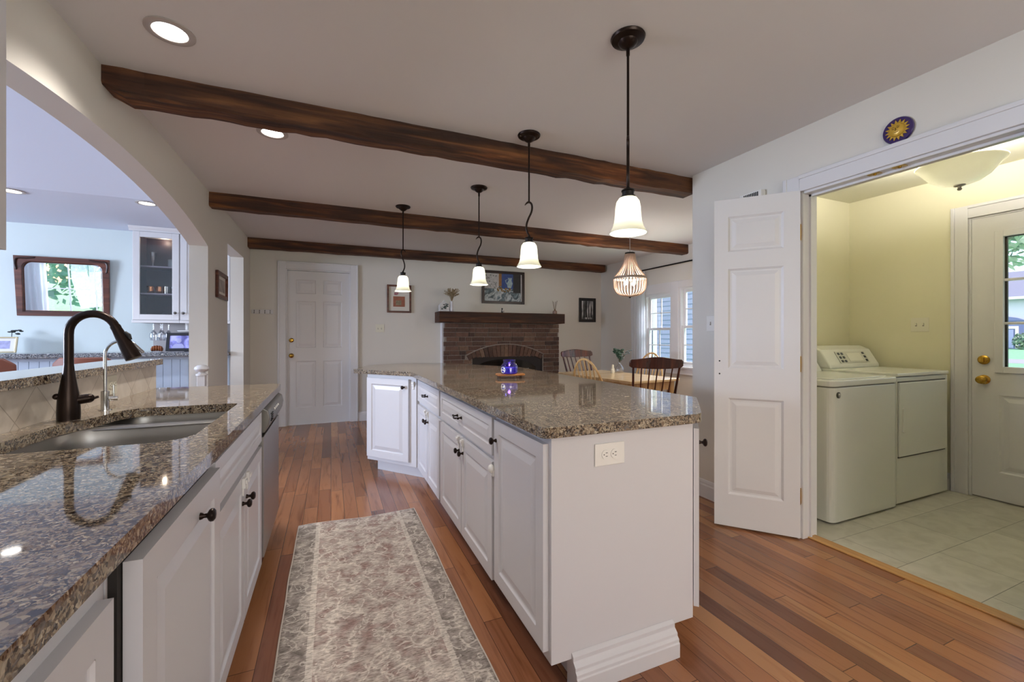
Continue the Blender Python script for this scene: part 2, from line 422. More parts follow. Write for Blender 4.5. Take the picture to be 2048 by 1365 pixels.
def tile_mat():
    m, nt, b = new_mat('cream_diamond_tile')
    v = coords(nt, world=True); sp = N(nt, 'ShaderNodeSeparateXYZ'); L(nt, v, sp.inputs[0])
    Y = mathn(nt, 'SUBTRACT', sp.outputs[1], 1.97); Z = mathn(nt, 'SUBTRACT', sp.outputs[2], 1.03)
    p = .2155
    a = mathn(nt, 'DIVIDE', mathn(nt, 'ADD', Y, Z), p); c = mathn(nt, 'DIVIDE', mathn(nt, 'SUBTRACT', Y, Z), p)
    def dist(q):
        f = mathn(nt, 'FRACT', q); return mathn(nt, 'MINIMUM', f, mathn(nt, 'SUBTRACT', 1.0, f))
    g = mathn(nt, 'LESS_THAN', mathn(nt, 'MINIMUM', dist(a), dist(c)), .011)
    cb = N(nt, 'ShaderNodeCombineXYZ'); L(nt, mathn(nt, 'FLOOR', a), cb.inputs[0]); L(nt, mathn(nt, 'FLOOR', c), cb.inputs[1])
    wn_ = N(nt, 'ShaderNodeTexWhiteNoise', noise_dimensions='2D'); L(nt, cb.outputs[0], wn_.inputs['Vector'])
    base = ramp(nt, wn_.outputs['Value'], [(0, lin('#cfc3b4')), (.5, lin('#d9cec0')), (1, lin('#e2d9cd'))])
    nz = N(nt, 'ShaderNodeTexNoise', Scale=14.0, Detail=5.0, Distortion=.5); L(nt, v, nz.inputs['Vector'])
    mx = N(nt, 'ShaderNodeMixRGB', blend_type='MULTIPLY'); mx.inputs[0].default_value = .7; L(nt, base, mx.inputs[1]); L(nt, ramp(nt, nz.outputs['Fac'], [(.35, (.82, .80, .77)), (.6, (1, 1, 1))]), mx.inputs[2])
    m2 = N(nt, 'ShaderNodeMixRGB'); L(nt, mathn(nt, 'MULTIPLY', g, .5), m2.inputs[0]); L(nt, mx.outputs[0], m2.inputs[1]); m2.inputs[2].default_value = (*lin('#83735f'), 1)
    L(nt, m2.outputs[0], b.inputs['Base Color']); b.inputs['Roughness'].default_value = .3; bump(nt, b, mathn(nt, 'SUBTRACT', 1.0, g), .3, .002)
    return m
def shade_mat(name='frosted_shade_glass', k=.45):
    m = bpy.data.materials.new(name); m.use_nodes = True; nt = m.node_tree; nt.nodes.clear()
    out = N(nt, 'ShaderNodeOutputMaterial'); tl = N(nt, 'ShaderNodeBsdfTranslucent'); tl.inputs['Color'].default_value = (.93, .93, .84, 1)
    df = N(nt, 'ShaderNodeBsdfPrincipled'); df.inputs['Base Color'].default_value = (.85, .84, .74, 1); df.inputs['Roughness'].default_value = .25
    mx = N(nt, 'ShaderNodeMixShader'); mx.inputs[0].default_value = k
    L(nt, df.outputs[0], mx.inputs[1]); L(nt, tl.outputs[0], mx.inputs[2]); L(nt, mx.outputs[0], out.inputs['Surface'])
    return m
M = dict(
    wall=plain('greige_wall_paint', '#d8d3ca', .6, bumpy=.02, scale=120), ceil=plain('ceiling_paint', '#dbd8d8', .75, bumpy=.03, scale=90),
    blue=plain('pale_blue_wall_paint', '#c8d2d1', .6), blueceil=plain('blue_room_ceiling_paint', '#cdd2e0', .75),
    yellow=plain('pale_yellow_wall_paint', '#dcd7ba', .6), lceil=plain('laundry_ceiling_paint', '#dedbc8', .7),
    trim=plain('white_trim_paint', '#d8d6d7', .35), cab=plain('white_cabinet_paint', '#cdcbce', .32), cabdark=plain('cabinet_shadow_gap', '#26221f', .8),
    floor=plank_floor(), vinyl=vinyl_floor(), rug=rug_mat(), brick=brick_mat(), mortar=plain('grey_mortar', '#8d837b', .9, noise=.2, bumpy=.4, scale=60),
    granite=granite('brown_granite', [(0, lin('#2a211c')), (.13, lin('#554638')), (.30, lin('#7d6b59')), (.47, lin('#978670')), (.62, lin('#6a6562')), (.74, lin('#a3957f')), (.88, lin('#332b26')), (.95, lin('#bfb19a'))]),
    granite_b=granite('grey_granite', [(0, lin('#24262b')), (.2, lin('#4c5058')), (.4, lin('#7c7f86')), (.6, lin('#9b9a9a')), (.8, lin('#5a5552')), (.92, lin('#b9b6b0'))]),
    beam=beam_mat('dark_rough_beam', (1, 1, 1)), beam2=beam_mat('dark_brown_beam', (.95, .9, .8)), mantel=beam_mat('mantel_timber', (.55, .5, .5)),
    tile=tile_mat(), shade=shade_mat(), bronze=plain('oil_rubbed_bronze', '#2c211c', .32, .8), blackmetal=plain('black_iron', '#1d1816', .45, .6),
    steel=plain('brushed_stainless', '#a4a19d', .36, 1.0), chrome=plain('satin_chrome', '#c3c3c3', .18, 1.0), brass=plain('polished_brass', '#b9933f', .22, 1.0),
    white=plain('white_plastic', '#e4e1dc', .35), cream=plain('cream_plastic', '#ddd8c6', .4), enamel=plain('white_enamel', '#e2e2da', .22, coat=.3), darkslot=plain('dark_slot', '#161514', .7),
    glass=glass_mat('window_glass', (1, 1, 1), .04), clear=glass_mat('clear_glassware', (.97, .98, 1), .16), mirror=plain('mirror_glass', (.92, .93, .95), .01, 1.0),
    red_wood=wood('reddish_wood_frame', '#3a1a10', '#5a2d20', '#7a4632', 1, 'x', .35), dark_wood=wood('dark_cherry_wood', '#2a0f08', '#4a1e10', '#6e3018', 1, 'z', .25, .1, coat=.3),
    light_wood=wood('pale_oak', '#b48a55', '#c9a36c', '#dcbb86', 1, 'z', .3, .1), table_wood=wood('pale_table_wood', '#c0a070', '#d0b284', '#dec49a', .6, 'x', .18, .05),
    frame_black=plain('black_frame', '#1b1614', .4), paper=plain('cream_mat_board', '#d9d3c8', .7), walnut=wood('riser_wood', '#6b3d1e', '#a06530', '#c48a4c', 1.6, 'x', .5),
)
# ------------------------------------------------------------------ setting: shell of the house
XL, XK, XR, YB, ZC = -.957, 2.56, 4.43, 6.35, 2.43
YR = -2.5
struct('floor', MB().box(-1.09, 2.62, YR, 6.5, -.1, 0).box(2.62, XR, 2.41, 6.5, -.1, 0), M['floor'])
struct('floor_laundry', MB().box(2.62, XR + .12, -.6, 2.41, -.1, .0), M['vinyl'])
struct('trim_1', MB().prism([(2.60, .70), (2.67, .70), (2.67, 1.70), (2.60, 1.70)], 0, .009), wood('threshold_oak', '#a06f3c', '#b98a52', '#c99a60', 1, 'y', .35, .1), .003)
struct('floor_blue_room', MB().box(-6.6, -1.09, -.1, 6.5, -.1, 0), M['floor'])
struct('ceiling', MB().box(-1.09, XK + .12, YR, 6.5, ZC, ZC + .1).box(XK + .12, XR + .12, 2.41, 6.5, ZC, ZC + .1), M['ceil'])
struct('ceiling_laundry', MB().box(XK + .12, XR + .12, -.6, 2.41, ZC, ZC + .1), M['lceil'])
mb = MB().box(-6.6, -1.09, 4.84, 6.5, ZC, ZC + .1)
mb.add([(-6.6, 4.84, ZC), (-1.09, 4.84, ZC), (-1.09, -.1, ZC + 1.7), (-6.6, -.1, ZC + 1.7)], [(0, 1, 2, 3)])
mb.add([(-6.6, 4.84, ZC + .1), (-1.09, 4.84, ZC + .1), (-1.09, -.1, ZC + 1.8), (-6.6, -.1, ZC + 1.8)], [(3, 2, 1, 0)])
struct('ceiling_blue_room', mb, M['blueceil'])
# left wall with the arched pass-through and the doorway beyond it
arch = []
ya, yb_, zs, za = 1.19, 4.315, 1.957, 2.142
rad = (((yb_ - ya) / 2) ** 2 + (za - zs) ** 2) / (2 * (za - zs)); yc = (ya + yb_) / 2; zc = za - rad
a0 = math.asin((yb_ - ya) / 2 / rad)
for i in range(33):
    a = -a0 + 2 * a0 * i / 32
    arch.append((yc + rad * math.sin(a), zc + rad * math.cos(a)))
poly = [(YR, 0), (3.05, 0), (3.05, 1.034), (ya, 1.034)] + arch + [(yb_, 0), (5.05, 0), (5.05, 2.13), (5.9, 2.13), (5.9, 0), (6.35, 0), (6.35, ZC), (YR, ZC)]
mb = MB(Matrix(((0, 0, 1, 0), (1, 0, 0, 0), (0, 1, 0, 0), (0, 0, 0, 1)))).prism(poly, -1.09, XL)
struct('wall_left', mb, M['wall'])
# gable of the blue room above the kitchen wall
mb = MB(Matrix(((0, 0, 1, 0), (1, 0, 0, 0), (0, 1, 0, 0), (0, 0, 0, 1)))).prism([(-.1, ZC), (4.84, ZC), (-.1, ZC + 1.7)], -1.09, -1.0)
struct('wall_left_gable', mb, M['blueceil'])
bd = (-.548, .252, -1, 2.09)
struct('wall_back', wall_holes(YB, YB + .15, -1.09, XR + .12, 0, ZC, [(-.548, .252, 0, 2.09)], 'y'), M['wall'])
struct('wall_back_blue', wall_holes(YB, YB + .15, -6.6, -1.09, 0, ZC, [], 'y'), M['blue'])
struct('wall_blue_side', wall_holes(-6.6, -6.5, -.1, 6.5, 0, ZC + 1.8, [(2.6, 4.6, .8, 2.2)], 'x'), M['blue'])
struct('wall_blue_front', wall_holes(-.1, 0, -6.5, -1.09, 0, ZC + 1.8, [(-5.85, -4.50, .85, 2.15)], 'y'), M['blue'])
OY0, OY1 = .745, 1.644
YJ = 2.465
struct('wall_right', wall_holes(XK, XK + .12, YR, YJ, 0, ZC, [(OY0, OY1, 0, 2.05)], 'x'), M['wall'])
struct('wall_right_jog', MB().box(XK + .12, XR, 2.415, YJ, 0, ZC), M['wall'])
struct('wall_right_dining', wall_holes(XR, XR + .12, 2.41, YB + .15, 0, ZC, [(3.72, 4.50, .78, 1.865), (4.64, 5.19, .78, 1.82)], 'x'), M['wall'])
struct('wall_laundry_back', MB().box(XK + .12, XR, 2.405, 2.415, 0, ZC), M['yellow'])
struct('wall_laundry_right', wall_holes(XR, XR + .12, -.6, 2.41, 0, ZC, [(.66, 1.60, 0, 2.085)], 'x'), M['yellow'])
struct('wall_laundry_front', MB().box(XK + .12, XR, -.6, -.5, 0, ZC), M['yellow'])
struct('wall_laundry_left', wall_holes(XK + .12, XK + .125, -.5, 2.405, 0, ZC, [(OY0 - .0, OY1, 0, 2.05)], 'x'), M['yellow'])
struct('wall_rear', wall_holes(YR - .12, YR, -1.09, XK + .12, 0, ZC, [(-.3, 2.1, .7, 2.2)], 'y'), M['wall'])
# baseboards
def baseboard(name, x0, y0, x1, y1, nx, ny):
    prof = [(0, 0), (.016, 0), (.016, .09), (.011, .10), (.011, .112), (.005, .125), (0, .13)]
    d = Vector((x1 - x0, y1 - y0, 0)); ln = d.length; d.normalize()
    Mx = Matrix(((nx, 0, d.x, x0), (ny, 0, d.y, y0), (0, 1, 0, 0), (0, 0, 0, 1)))
    return struct(name, MB(Mx).prism(prof, 0, ln), M['trim'])
baseboard('baseboard_right', XK, 1.74, XK, YJ, -1, 0)
baseboard('baseboard_back', .34, YB, 1.53, YB, 0, -1)
baseboard('baseboard_back.001', 3.50, YB, XR, YB, 0, -1)
baseboard('baseboard_left', XL, 5.9, XL, YB, 1, 0)
baseboard('baseboard_dining', XR, YJ, XR, YB, -1, 0)
baseboard('baseboard_jog', XK + .0, YJ, XR, YJ, 0, 1)
baseboard('baseboard_laundry', XR, 1.70, XR, 2.405, -1, 0)

# ------------------------------------------------------------------ door casings and doors
def casing(name, Mx, w, h, cw, t=.018, jamb=.12, sill=False):
    mb = MB(Mx)
    def strip(u0, u1, w0, w1, vert):
        mb.box(u0, u1, w0, w1, 0, t)
        e = .022
        if vert == 'l': mb.box(u0, u0 + e, w0, w1, 0, t + .008)
        if vert == 'r': mb.box(u1 - e, u1, w0, w1, 0, t + .008)
        if vert == 't': mb.box(u0, u1, w1 - e, w1, 0, t + .008)
    strip(-cw, 0, 0, h + cw, 'l'); strip(w, w + cw, 0, h + cw, 'r'); strip(0, w, h, h + cw, 't')
    mb.box(-.001, .014, 0, h, -jamb, .002); mb.box(w - .014, w + .001, 0, h, -jamb, .002); mb.box(.014, w - .014, h - .014, h + .001, -jamb, .002)
    return struct(name, mb, M['trim'], .003)
def knob_mb(Mx, r=.027, proj=.055):
    # round door knob on a rosette, axis along local n
    return MB(Mx).lathe([(0, 0), (r * 1.15, 0), (r * 1.15, .006), (r * .5, .012), (r * .42, .028), (r * .8, .034), (r, .043), (r * .95, .055), (r * .6, .062), (0, .064)], (0, 0, 0), 20)
def bolt_mb(Mx, r=.03):
    return MB(Mx).lathe([(0, 0), (r, 0), (r, .008), (r * .8, .014), (r * .5, .016), (0, .017)], (0, 0, 0), 20).box(-.005, .005, -.016, .016, .012, .028)
# back wall six-panel door
Mb = frame((-.548, YB, 0), (1, 0, 0), (0, 0, 1))
casing('trim_2', Mb, .80, 2.09, .098, jamb=.15)
root = thing('door_1', (-.148, YB + .06, .008), 'white six-panel door with brass knob in the back wall left of the fireplace', 'door'); root['kind'] = 'structure'
Md = frame((-.534, YB + .08, .008), (1, 0, 0), (0, 0, 1))
cx0, cx1, cx2, cx3 = .10, .345, .435, .675
rows = [(.22, .85), (1.03, 1.66), (1.76, 1.95)]
obj('door_panel', paneled(MB(), Md, .772, 2.065, .04, [(a, b, c, d) for a, b in ((cx0, cx1), (cx2, cx3)) for c, d in rows], SUNK), M['trim'], root)
obj('door_knob', knob_mb(frame((-.487, YB + .04, .934), (1, 0, 0), (0, 0, 1))), M['brass'], root, label='brass round knob')
obj('deadbolt', bolt_mb(frame((-.487, YB + .04, 1.14), (1, 0, 0), (0, 0, 1))), M['brass'], root, label='brass deadbolt')
struct('trim_7', MB().box(-.548, .252, YB + .03, YB + .15, 0, .012), M['trim'])  # threshold added to block light leaking under the back door
struct('trim_8', MB().box(XR + .02, XR + .12, .66, 1.60, 0, .018), M['steel'])  # same light-blocking strip added under the exterior door
# laundry opening casing (kitchen side), jamb and brass ball catches
Ml = frame((XK, OY1, 0), (0, -1, 0), (0, 0, 1))
casing('trim_3', Ml, OY1 - OY0, 2.05, .095, jamb=.125)
struct('trim_4', MB().box(XK + .05, XK + .062, OY1 - .026, OY1 - .014, 0, 2.036).box(XK + .05, XK + .062, OY0 + .014, OY0 + .026, 0, 2.036).box(XK + .05, XK + .062, OY0 + .014, OY1 - .014, 2.024, 2.036), M['trim'])
for k, yy in enumerate((1.285, 1.18)):
    o = obj('ball_catch', MB().box(XK + .008, XK + .038, yy - .026, yy + .026, 2.033, 2.037).lathe([(0, -.006), (.007, -.004), (.007, 0)], (XK + .023, yy, 2.033), 10), M['brass'])
    tag(o, ['small brass ball catch under the laundry doorway header, nearer the open door', 'small brass ball catch under the laundry doorway header, nearer the ceiling lamp'][k], 'door catch', 'brass catches in the doorway header')
# open closet leaf with three panels
lp0 = Vector((2.556, 1.652, .012)); lp1 = Vector((2.257, 1.995, .012)); U = (lp0 - lp1); lw = U.length
root = thing('door_2', lp0, 'white three-panel narrow door leaf standing open beside the laundry doorway', 'door'); root['kind'] = 'structure'
Mleaf = frame(lp1, U, (0, 0, 1))
obj('door_panel', paneled(MB(), Mleaf, lw, 2.04, .034, [(.078, lw - .082, .20, .80), (.078, lw - .082, .985, 1.605), (.078, lw - .082, 1.71, 1.93)], [(0, 0), (.012, -.009), (.022, -.009), (.045, -.002)]), M['trim'], root)
for zz in (.24, 1.02, 1.80):
    mb = MB(Mleaf).box(lw - .001, lw + .003, zz - .045, zz + .045, .003, .031)
    mb.tube([(lw + .004, zz - .047, .002), (lw + .004, zz + .047, .002)], .006, 10)
    obj('hinge', mb, M['brass'], root, label='brass hinge')
for zz in (.95, 1.03):
    obj('screw_hole', MB(Mleaf).lathe([(0, .034), (.005, .034), (.005, .0346), (0, .0346)], (.03, zz, 0), 10), M['darkslot'], root)
# exterior door in the laundry
Me = frame((XR, 1.60, 0), (0, -1, 0), (0, 0, 1))
casing('trim_5', Me, .94, 2.085, .095, jamb=.12)
root = thing('door_3', (XR + .04, 1.13, .01), 'white exterior door with a nine-pane window and two brass knobs in the laundry', 'door'); root['kind'] = 'structure'
Mx = frame((XR + .045, 1.585, .012), (0, -1, 0), (0, 0, 1)); dw = .91
gu0, gu1, gw0, gw1 = .165, .745, .965, 1.90
mb = MB()
old = [(.14, .42, .20, .76), (.50, .77, .20, .76)]
paneled(mb, Mx, dw, gw0 - .03, .042, old, SUNK)
mb.M = Mx
mb.box(0, gu0 - .03, gw0 - .03, 2.06, 0, .042).box(gu1 + .03, dw, gw0 - .03, 2.06, 0, .042).box(gu0 - .03, gu1 + .03, gw1 + .03, 2.06, 0, .042)
obj('door_panel', mb, M['trim'], root)
fr = MB(Mx)
for a, b, c, d in ((gu0 - .045, gu0, gw0 - .045, gw1 + .045), (gu1, gu1 + .045, gw0 - .045, gw1 + .045), (gu0, gu1, gw0 - .045, gw0), (gu0, gu1, gw1, gw1 + .045)):
    fr.box(a, b, c, d, .002, .052)
for k in (1, 2):
    q = gw0 + (gw1 - gw0) * k / 3; fr.box(gu0, gu1, q - .009, q + .009, .012, .046)
    q = gu0 + (gu1 - gu0) * k / 3; fr.box(q - .009, q + .009, gw0, gw1, .012, .044)
wf = obj('window_frame', fr, M['trim'], root, .003)
obj('pane', MB(Mx).box(gu0, gu1, gw0, gw1, .026, .030), M['glass'], wf)
obj('gasket', MB(Mx).box(gu0, gu0 + .012, gw0, gw1, .008, .026).box(gu0, gu1, gw1 - .006, gw1, .008, .026), M['darkslot'], wf)
obj('door_knob', knob_mb(Mx @ Matrix.Translation((.065, .865, .042)), .03), M['brass'], root, label='brass round knob')
obj('deadbolt', bolt_mb(Mx @ Matrix.Translation((.065, 1.01, .042)), .033), M['brass'], root, label='brass deadbolt')
for q in (.865, 1.01):
    obj('strike_plate', MB(Mx).box(-.0145, -.0045, q - .03, q + .03, .030, .046), plain('aged_brass_strike', '#5c4a22', .4, .9), root)
# jamb stop of the exterior door
# dining windows
def window(name, y0, y1, z0, z1, cas=.09, mullion_right=True):
    root = thing(name, (XR, (y0 + y1) / 2, z0), None, None); tag(root, kind='structure')
    Mw = frame((XR, y1, z0), (0, -1, 0), (0, 0, 1)); w = y1 - y0; h = z1 - z0
    s = MB(Mw)
    s.box(-.0, .028, 0, h, -.10, -.002).box(w - .028, w, 0, h, -.10, -.002).box(.028, w - .028, h - .028, h, -.10, -.002).box(.028, w - .028, 0, .028, -.10, -.002)
    obj('window_frame', s, M['trim'], root, .002)
    for nm, a, b, dz in (('upper_sash', h / 2 - .018, h - .028, -.085), ('lower_sash', .028, h / 2 + .018, -.052)):
        m_ = MB(Mw); r = .036
        m_.box(.028, .028 + r, a, b, dz, dz + .03).box(w - .028 - r, w - .028, a, b, dz, dz + .03).box(.028 + r, w - .028 - r, a, a + r, dz, dz + .03).box(.028 + r, w - .028 - r, b - r, b, dz, dz + .03)
        m_.box(w / 2 - .007, w / 2 + .007, a + r, b - r, dz + .010, dz + .024).box(.028 + r, w - .028 - r, (a + b) / 2 - .007, (a + b) / 2 + .007, dz + .010, dz + .024)
        so = obj(nm, m_, M['trim'], root, .002)
        obj('pane', MB(Mw).box(.028 + r, w - .028 - r, a + r, b - r, dz + .014, dz + .018), M['glass'], so)
    return root
window('window_1', 4.64, 5.19, .78, 1.82); window('window_2', 3.72, 4.50, .78, 1.865)
c = MB()
for y0, y1, z0, z1 in ((5.19, 5.29, .70, 1.96), (4.50, 4.64, .78, 1.96), (3.62, 3.72, .70, 1.96)): c.box(XR - .02, XR, y0, y1, z0, z1)
c.box(XR - .02, XR, 4.64, 5.19, 1.82, 1.96).box(XR - .02, XR, 3.72, 4.50, 1.865, 1.96).box(XR - .045, XR, 3.60, 5.31, .755, .78).box(XR - .02, XR, 3.64, 5.27, .67, .755)
struct('trim_6', c, M['trim'], .003)
# blue-room front window with its frame, seen in the mirror, and an added rear kitchen window, out of view
def simple_window(name, x0, x1, y, z0, z1, nx=3, nz=2):
    root = thing(name, ((x0 + x1) / 2, y, z0), None, None); tag(root, kind='structure')
    s = MB(); r = .05
    s.box(x0, x0 + r, y - .05, y + .01, z0, z1).box(x1 - r, x1, y - .05, y + .01, z0, z1).box(x0 + r, x1 - r, y - .05, y + .01, z0, z0 + r).box(x0 + r, x1 - r, y - .05, y + .01, z1 - r, z1)
    for k in range(1, nx): q = x0 + (x1 - x0) * k / nx; s.box(q - .01, q + .01, y - .035, y - .005, z0 + r, z1 - r)
    for k in range(1, nz): q = z0 + (z1 - z0) * k / nz; s.box(x0 + r, x1 - r, y - .034, y - .006, q - .01, q + .01)
    f = obj('window_frame', s, M['trim'], root)
    obj('pane', MB().box(x0 + r, x1 - r, y - .022, y - .018, z0 + r, z1 - r), M['glass'], f)
simple_window('window_3', -5.85, -4.50, -.02, .85, 2.15)
simple_window('window_4', -.3, 2.1, YR - .03, .7, 2.2, 4, 2)
root = thing('window_5', (-6.5, 3.6, .8), None, None); tag(root, kind='structure')
s = MB().box(-6.57, -6.5, 2.6, 2.66, .8, 2.2).box(-6.57, -6.5, 4.54, 4.6, .8, 2.2).box(-6.57, -6.5, 2.66, 4.54, .8, .86).box(-6.57, -6.5, 2.66, 4.54, 2.14, 2.2).box(-6.56, -6.51, 3.58, 3.62, .86, 2.14)
f = obj('window_frame', s, M['trim'], root); obj('pane', MB().box(-6.54, -6.535, 2.66, 4.54, .86, 2.14), M['glass'], f)

# ------------------------------------------------------------------ ceiling beams
def beam(y0, y1, x0, x1, h, mat, label, seed):
    rnd = random.Random(seed); n = 46; loops = []
    for i in range(n + 1):
        t = i / n; x = x0 + (x1 - x0) * t
        e = 1.0
        j = lambda q=.004: rnd.uniform(-q, q)
        ch = .012
        zb = ZC - h + j()
        if seed == 1 and i == 0: zb += .035
        loops.append([(x, y0 + j(), ZC + .0), (x, y0 + j(), zb + ch), (x, y0 + ch + j(), zb), (x, y1 - ch + j(), zb + j(.003)), (x, y1 + j(), zb + ch), (x, y1 + j(), ZC + .0)])
    return tag(obj('ceiling_beam', MB().loft(loops, True, True, False), mat), label, 'beam', 'rough beams across the kitchen ceiling')
beam(2.495, 2.635, XL, XK + .06, .118, M['beam'], 'rough dark ceiling beam nearest the camera, chipped and splintered, above the sink', 1)
beam(4.34, 4.46, XL, XR, .125, M['beam2'], 'brown square-edged ceiling beam, middle of the three, in front of the bead chandelier', 2)
beam(6.16, 6.30, XL, XR - .04, .118, M['beam'], 'darkest ceiling beam, farthest, along the fireplace wall', 3)

# ------------------------------------------------------------------ recessed lights
can_glow = emit('recessed_bulb_glow', (1.0, .97, .92), 14)
can_trim = plain('recessed_trim_metal', '#b9b2ad', .35, .3)
def recessed(x, y, label, group, r=.085, power=9, z=ZC, on=True, color=WARM):
    root = thing('recessed_light', (x, y, z), label, 'ceiling light', group)
    obj('trim_ring', MB().lathe([(r, -.001), (r, -.006), (r * .80, -.010), (r * .70, -.007), (r * .66, -.001)], (x, y, z), 32, False), can_trim, root)
    obj('bulb', MB().lathe([(0, -.004), (r * .35, -.0055), (r * .67, -.002)], (x, y, z), 32, False), can_glow, root)
    light('recessed_lamp', 'SPOT', (x, y, z - .03), power * 6, color, .06, spot=2.2)
recessed(-.597, 2.118, 'round recessed ceiling light over the sink, in front of the chipped beam', 'recessed kitchen lights')
recessed(-.325, 2.93, 'round recessed ceiling light half hidden behind the chipped beam', 'recessed kitchen lights')
recessed(-2.49, 4.97, 'recessed ceiling light in the blue room above the mirror', 'recessed lights in the blue room', power=5, color=COOL)
recessed(-1.57, 4.95, 'recessed ceiling light in the blue room in front of the glass-door cabinet', 'recessed lights in the blue room', power=5, color=COOL)
# lamps behind the camera
for x, y in ((.3, -1.1), (1.9, -1.1)):
    light('recessed_lamp_rear', 'SPOT', (x, y, ZC - .03), 8, WARM, .06, spot=2.5)

recessed(3.75, 3.05, 'added recessed fill light over the dining side, unseen behind the laundry wall', 'recessed kitchen lights', power=14)  # added fixture, out of view, to brighten the far half of the room
# ------------------------------------------------------------------ electrical plates
def outlet(name, Mx, w, h, label, cat, mat, horiz=False, kind='outlet', gangs=1, group=None):
    """Mx: centre of the plate on the wall, local u right, w up, n out"""
    c = Mx @ Vector((0, 0, 0)); root = thing(name, c, label, cat, group)
    obj('plate', MB(Mx).box(-w / 2, w / 2, -h / 2, h / 2, 0, .005), mat, root, .002)
    if kind == 'outlet':
        for s in (-1, 1):
            px, py = (s * .019, 0) if horiz else (0, s * .019)
            fr_ = MB(Mx).lathe([(0, .005), (.0165, .005), (.0165, .0075), (0, .0075)], (px, py, 0), 20)
            rec = obj('receptacle', fr_, mat, root)
            sl = MB(Mx)
            for a, b in ((-.006, .003), (.006, .003)):
                if horiz: sl.box(px + b - .004, px + b + .004, py + a - .001, py + a + .001, .0074, .0079)
                else: sl.box(px + a - .001, px + a + .001, py + b - .004, py + b + .004, .0074, .0079)
            q = (px - .008, py) if horiz else (px, py - .008)
            sl.lathe([(0, .0074), (.0022, .0074), (.0022, .0079), (0, .0079)], (q[0], q[1], 0), 8)
            obj('slots', sl, M['darkslot'], rec)
    else:
        for g in range(gangs):
            px = (g - (gangs - 1) / 2) * .046
            obj('toggle', MB(Mx).box(px - .0045, px + .0045, -.004, .012, .005, .015), mat, root, .001)
            obj('toggle_slot', MB(Mx).box(px - .006, px + .006, -.013, .013, .005, .0055), plain('plate_slot', '#8f887c', .6), root)
    return root
outlet('wall_outlet', frame((.906, 1.249, .783), (1, 0, 0), (0, 0, 1)), .125, .078, 'white duplex outlet mounted sideways on the island end panel', 'outlet', M['white'], True)
outlet('wall_outlet', frame((-.924, 2.505, .975), (0, 1, 0), (0, 0, 1)), .088, .086, 'cream duplex outlet on the tile backsplash beside the slim filter tap', 'outlet', M['cream'], True)
outlet('light_switch', frame((.643, YB, 1.307), (1, 0, 0), (0, 0, 1)), .117, .114, 'cream double light switch plate on the back wall under the red print', 'light switch', M['cream'], kind='sw', gangs=2)
outlet('light_switch', frame((XK, 2.293, 1.29), (0, -1, 0), (0, 0, 1)), .072, .115, 'white light switch plate half hidden behind the open door leaf', 'light switch', M['white'], kind='sw', gangs=1)
outlet('light_switch', frame((XR, 1.89, 1.29), (0, -1, 0), (0, 0, 1)), .117, .114, 'pale double light switch plate on the yellow laundry wall', 'light switch', M['cream'], kind='sw', gangs=2)
# door chime box above the open leaf
root = thing('door_chime', (XK, 1.93, 2.06), 'small white door chime box with a dark grille above the open door leaf', 'door chime')
obj('case', MB().box(XK - .045, XK, 1.865, 2.02, 2.05, 2.135), M['white'], root, .004)
g = MB()
for k in range(9): g.box(XK - .047, XK - .044, 1.885 + k * .012, 1.892 + k * .012, 2.07, 2.125)
obj('grille', g, M['darkslot'], root)

# ------------------------------------------------------------------ sun plaque
root = thing('sun_plaque', (XK, 1.172, 2.205), 'round purple ceramic plaque with a gold sun face above the laundry doorway', 'wall plaque')
Ms = frame((XK, 1.172, 2.205), (0, -1, 0), (0, 0, 1)) @ Matrix.Rotation(.12, 4, 'Z')
obj('disc', MB(Ms).lathe([(0, 0), (.060, 0), (.063, .004), (.063, .010), (.060, .014), (.056, .0145), (0, .0145)], (0, 0, 0), 40), plain('purple_glaze', '#34205c', .15, coat=.5), root)
gold = plain('gold_glaze', '#c9a13c', .3, .2)
st = MB(Ms); P = []
for k in range(32): a = 2 * PI * k / 32; r = .050 if k % 2 == 0 else .034; P.append((r * math.cos(a), r * math.sin(a)))
st.prism(P, .0145, .0195)
obj('sun_rays', st, gold, root, .001)
fc = MB(Ms).lathe([(.031, .0195), (.030, .024), (.024, .028), (.012, .030), (0, .0305)], (0, 0, 0), 28)
fc.lathe([(.029, .022), (.031, .026), (.033, .022)], (0, 0, 0), 28, False)
obj('sun_face', fc, gold, root)
ft = MB(Ms)
for s in (-1, 1): ft.sphere((s * .010, .007, .030), .0045, 10, (1.3, .6, .5)); ft.tube([(s * .004, .013, .030), (s * .010, .016, .030), (s * .017, .012, .028)], .0012, 6)
ft.tube([(0, .008, .031), (.001, -.002, .034), (-.003, -.004, .032)], .0018, 6)
ft.tube([(-.008, -.012, .029), (0, -.0145, .0305), (.008, -.012, .029)], .0016, 6)
obj('facial_features', ft, plain('dark_gold_line', '#7a5c20', .4, .2), root)
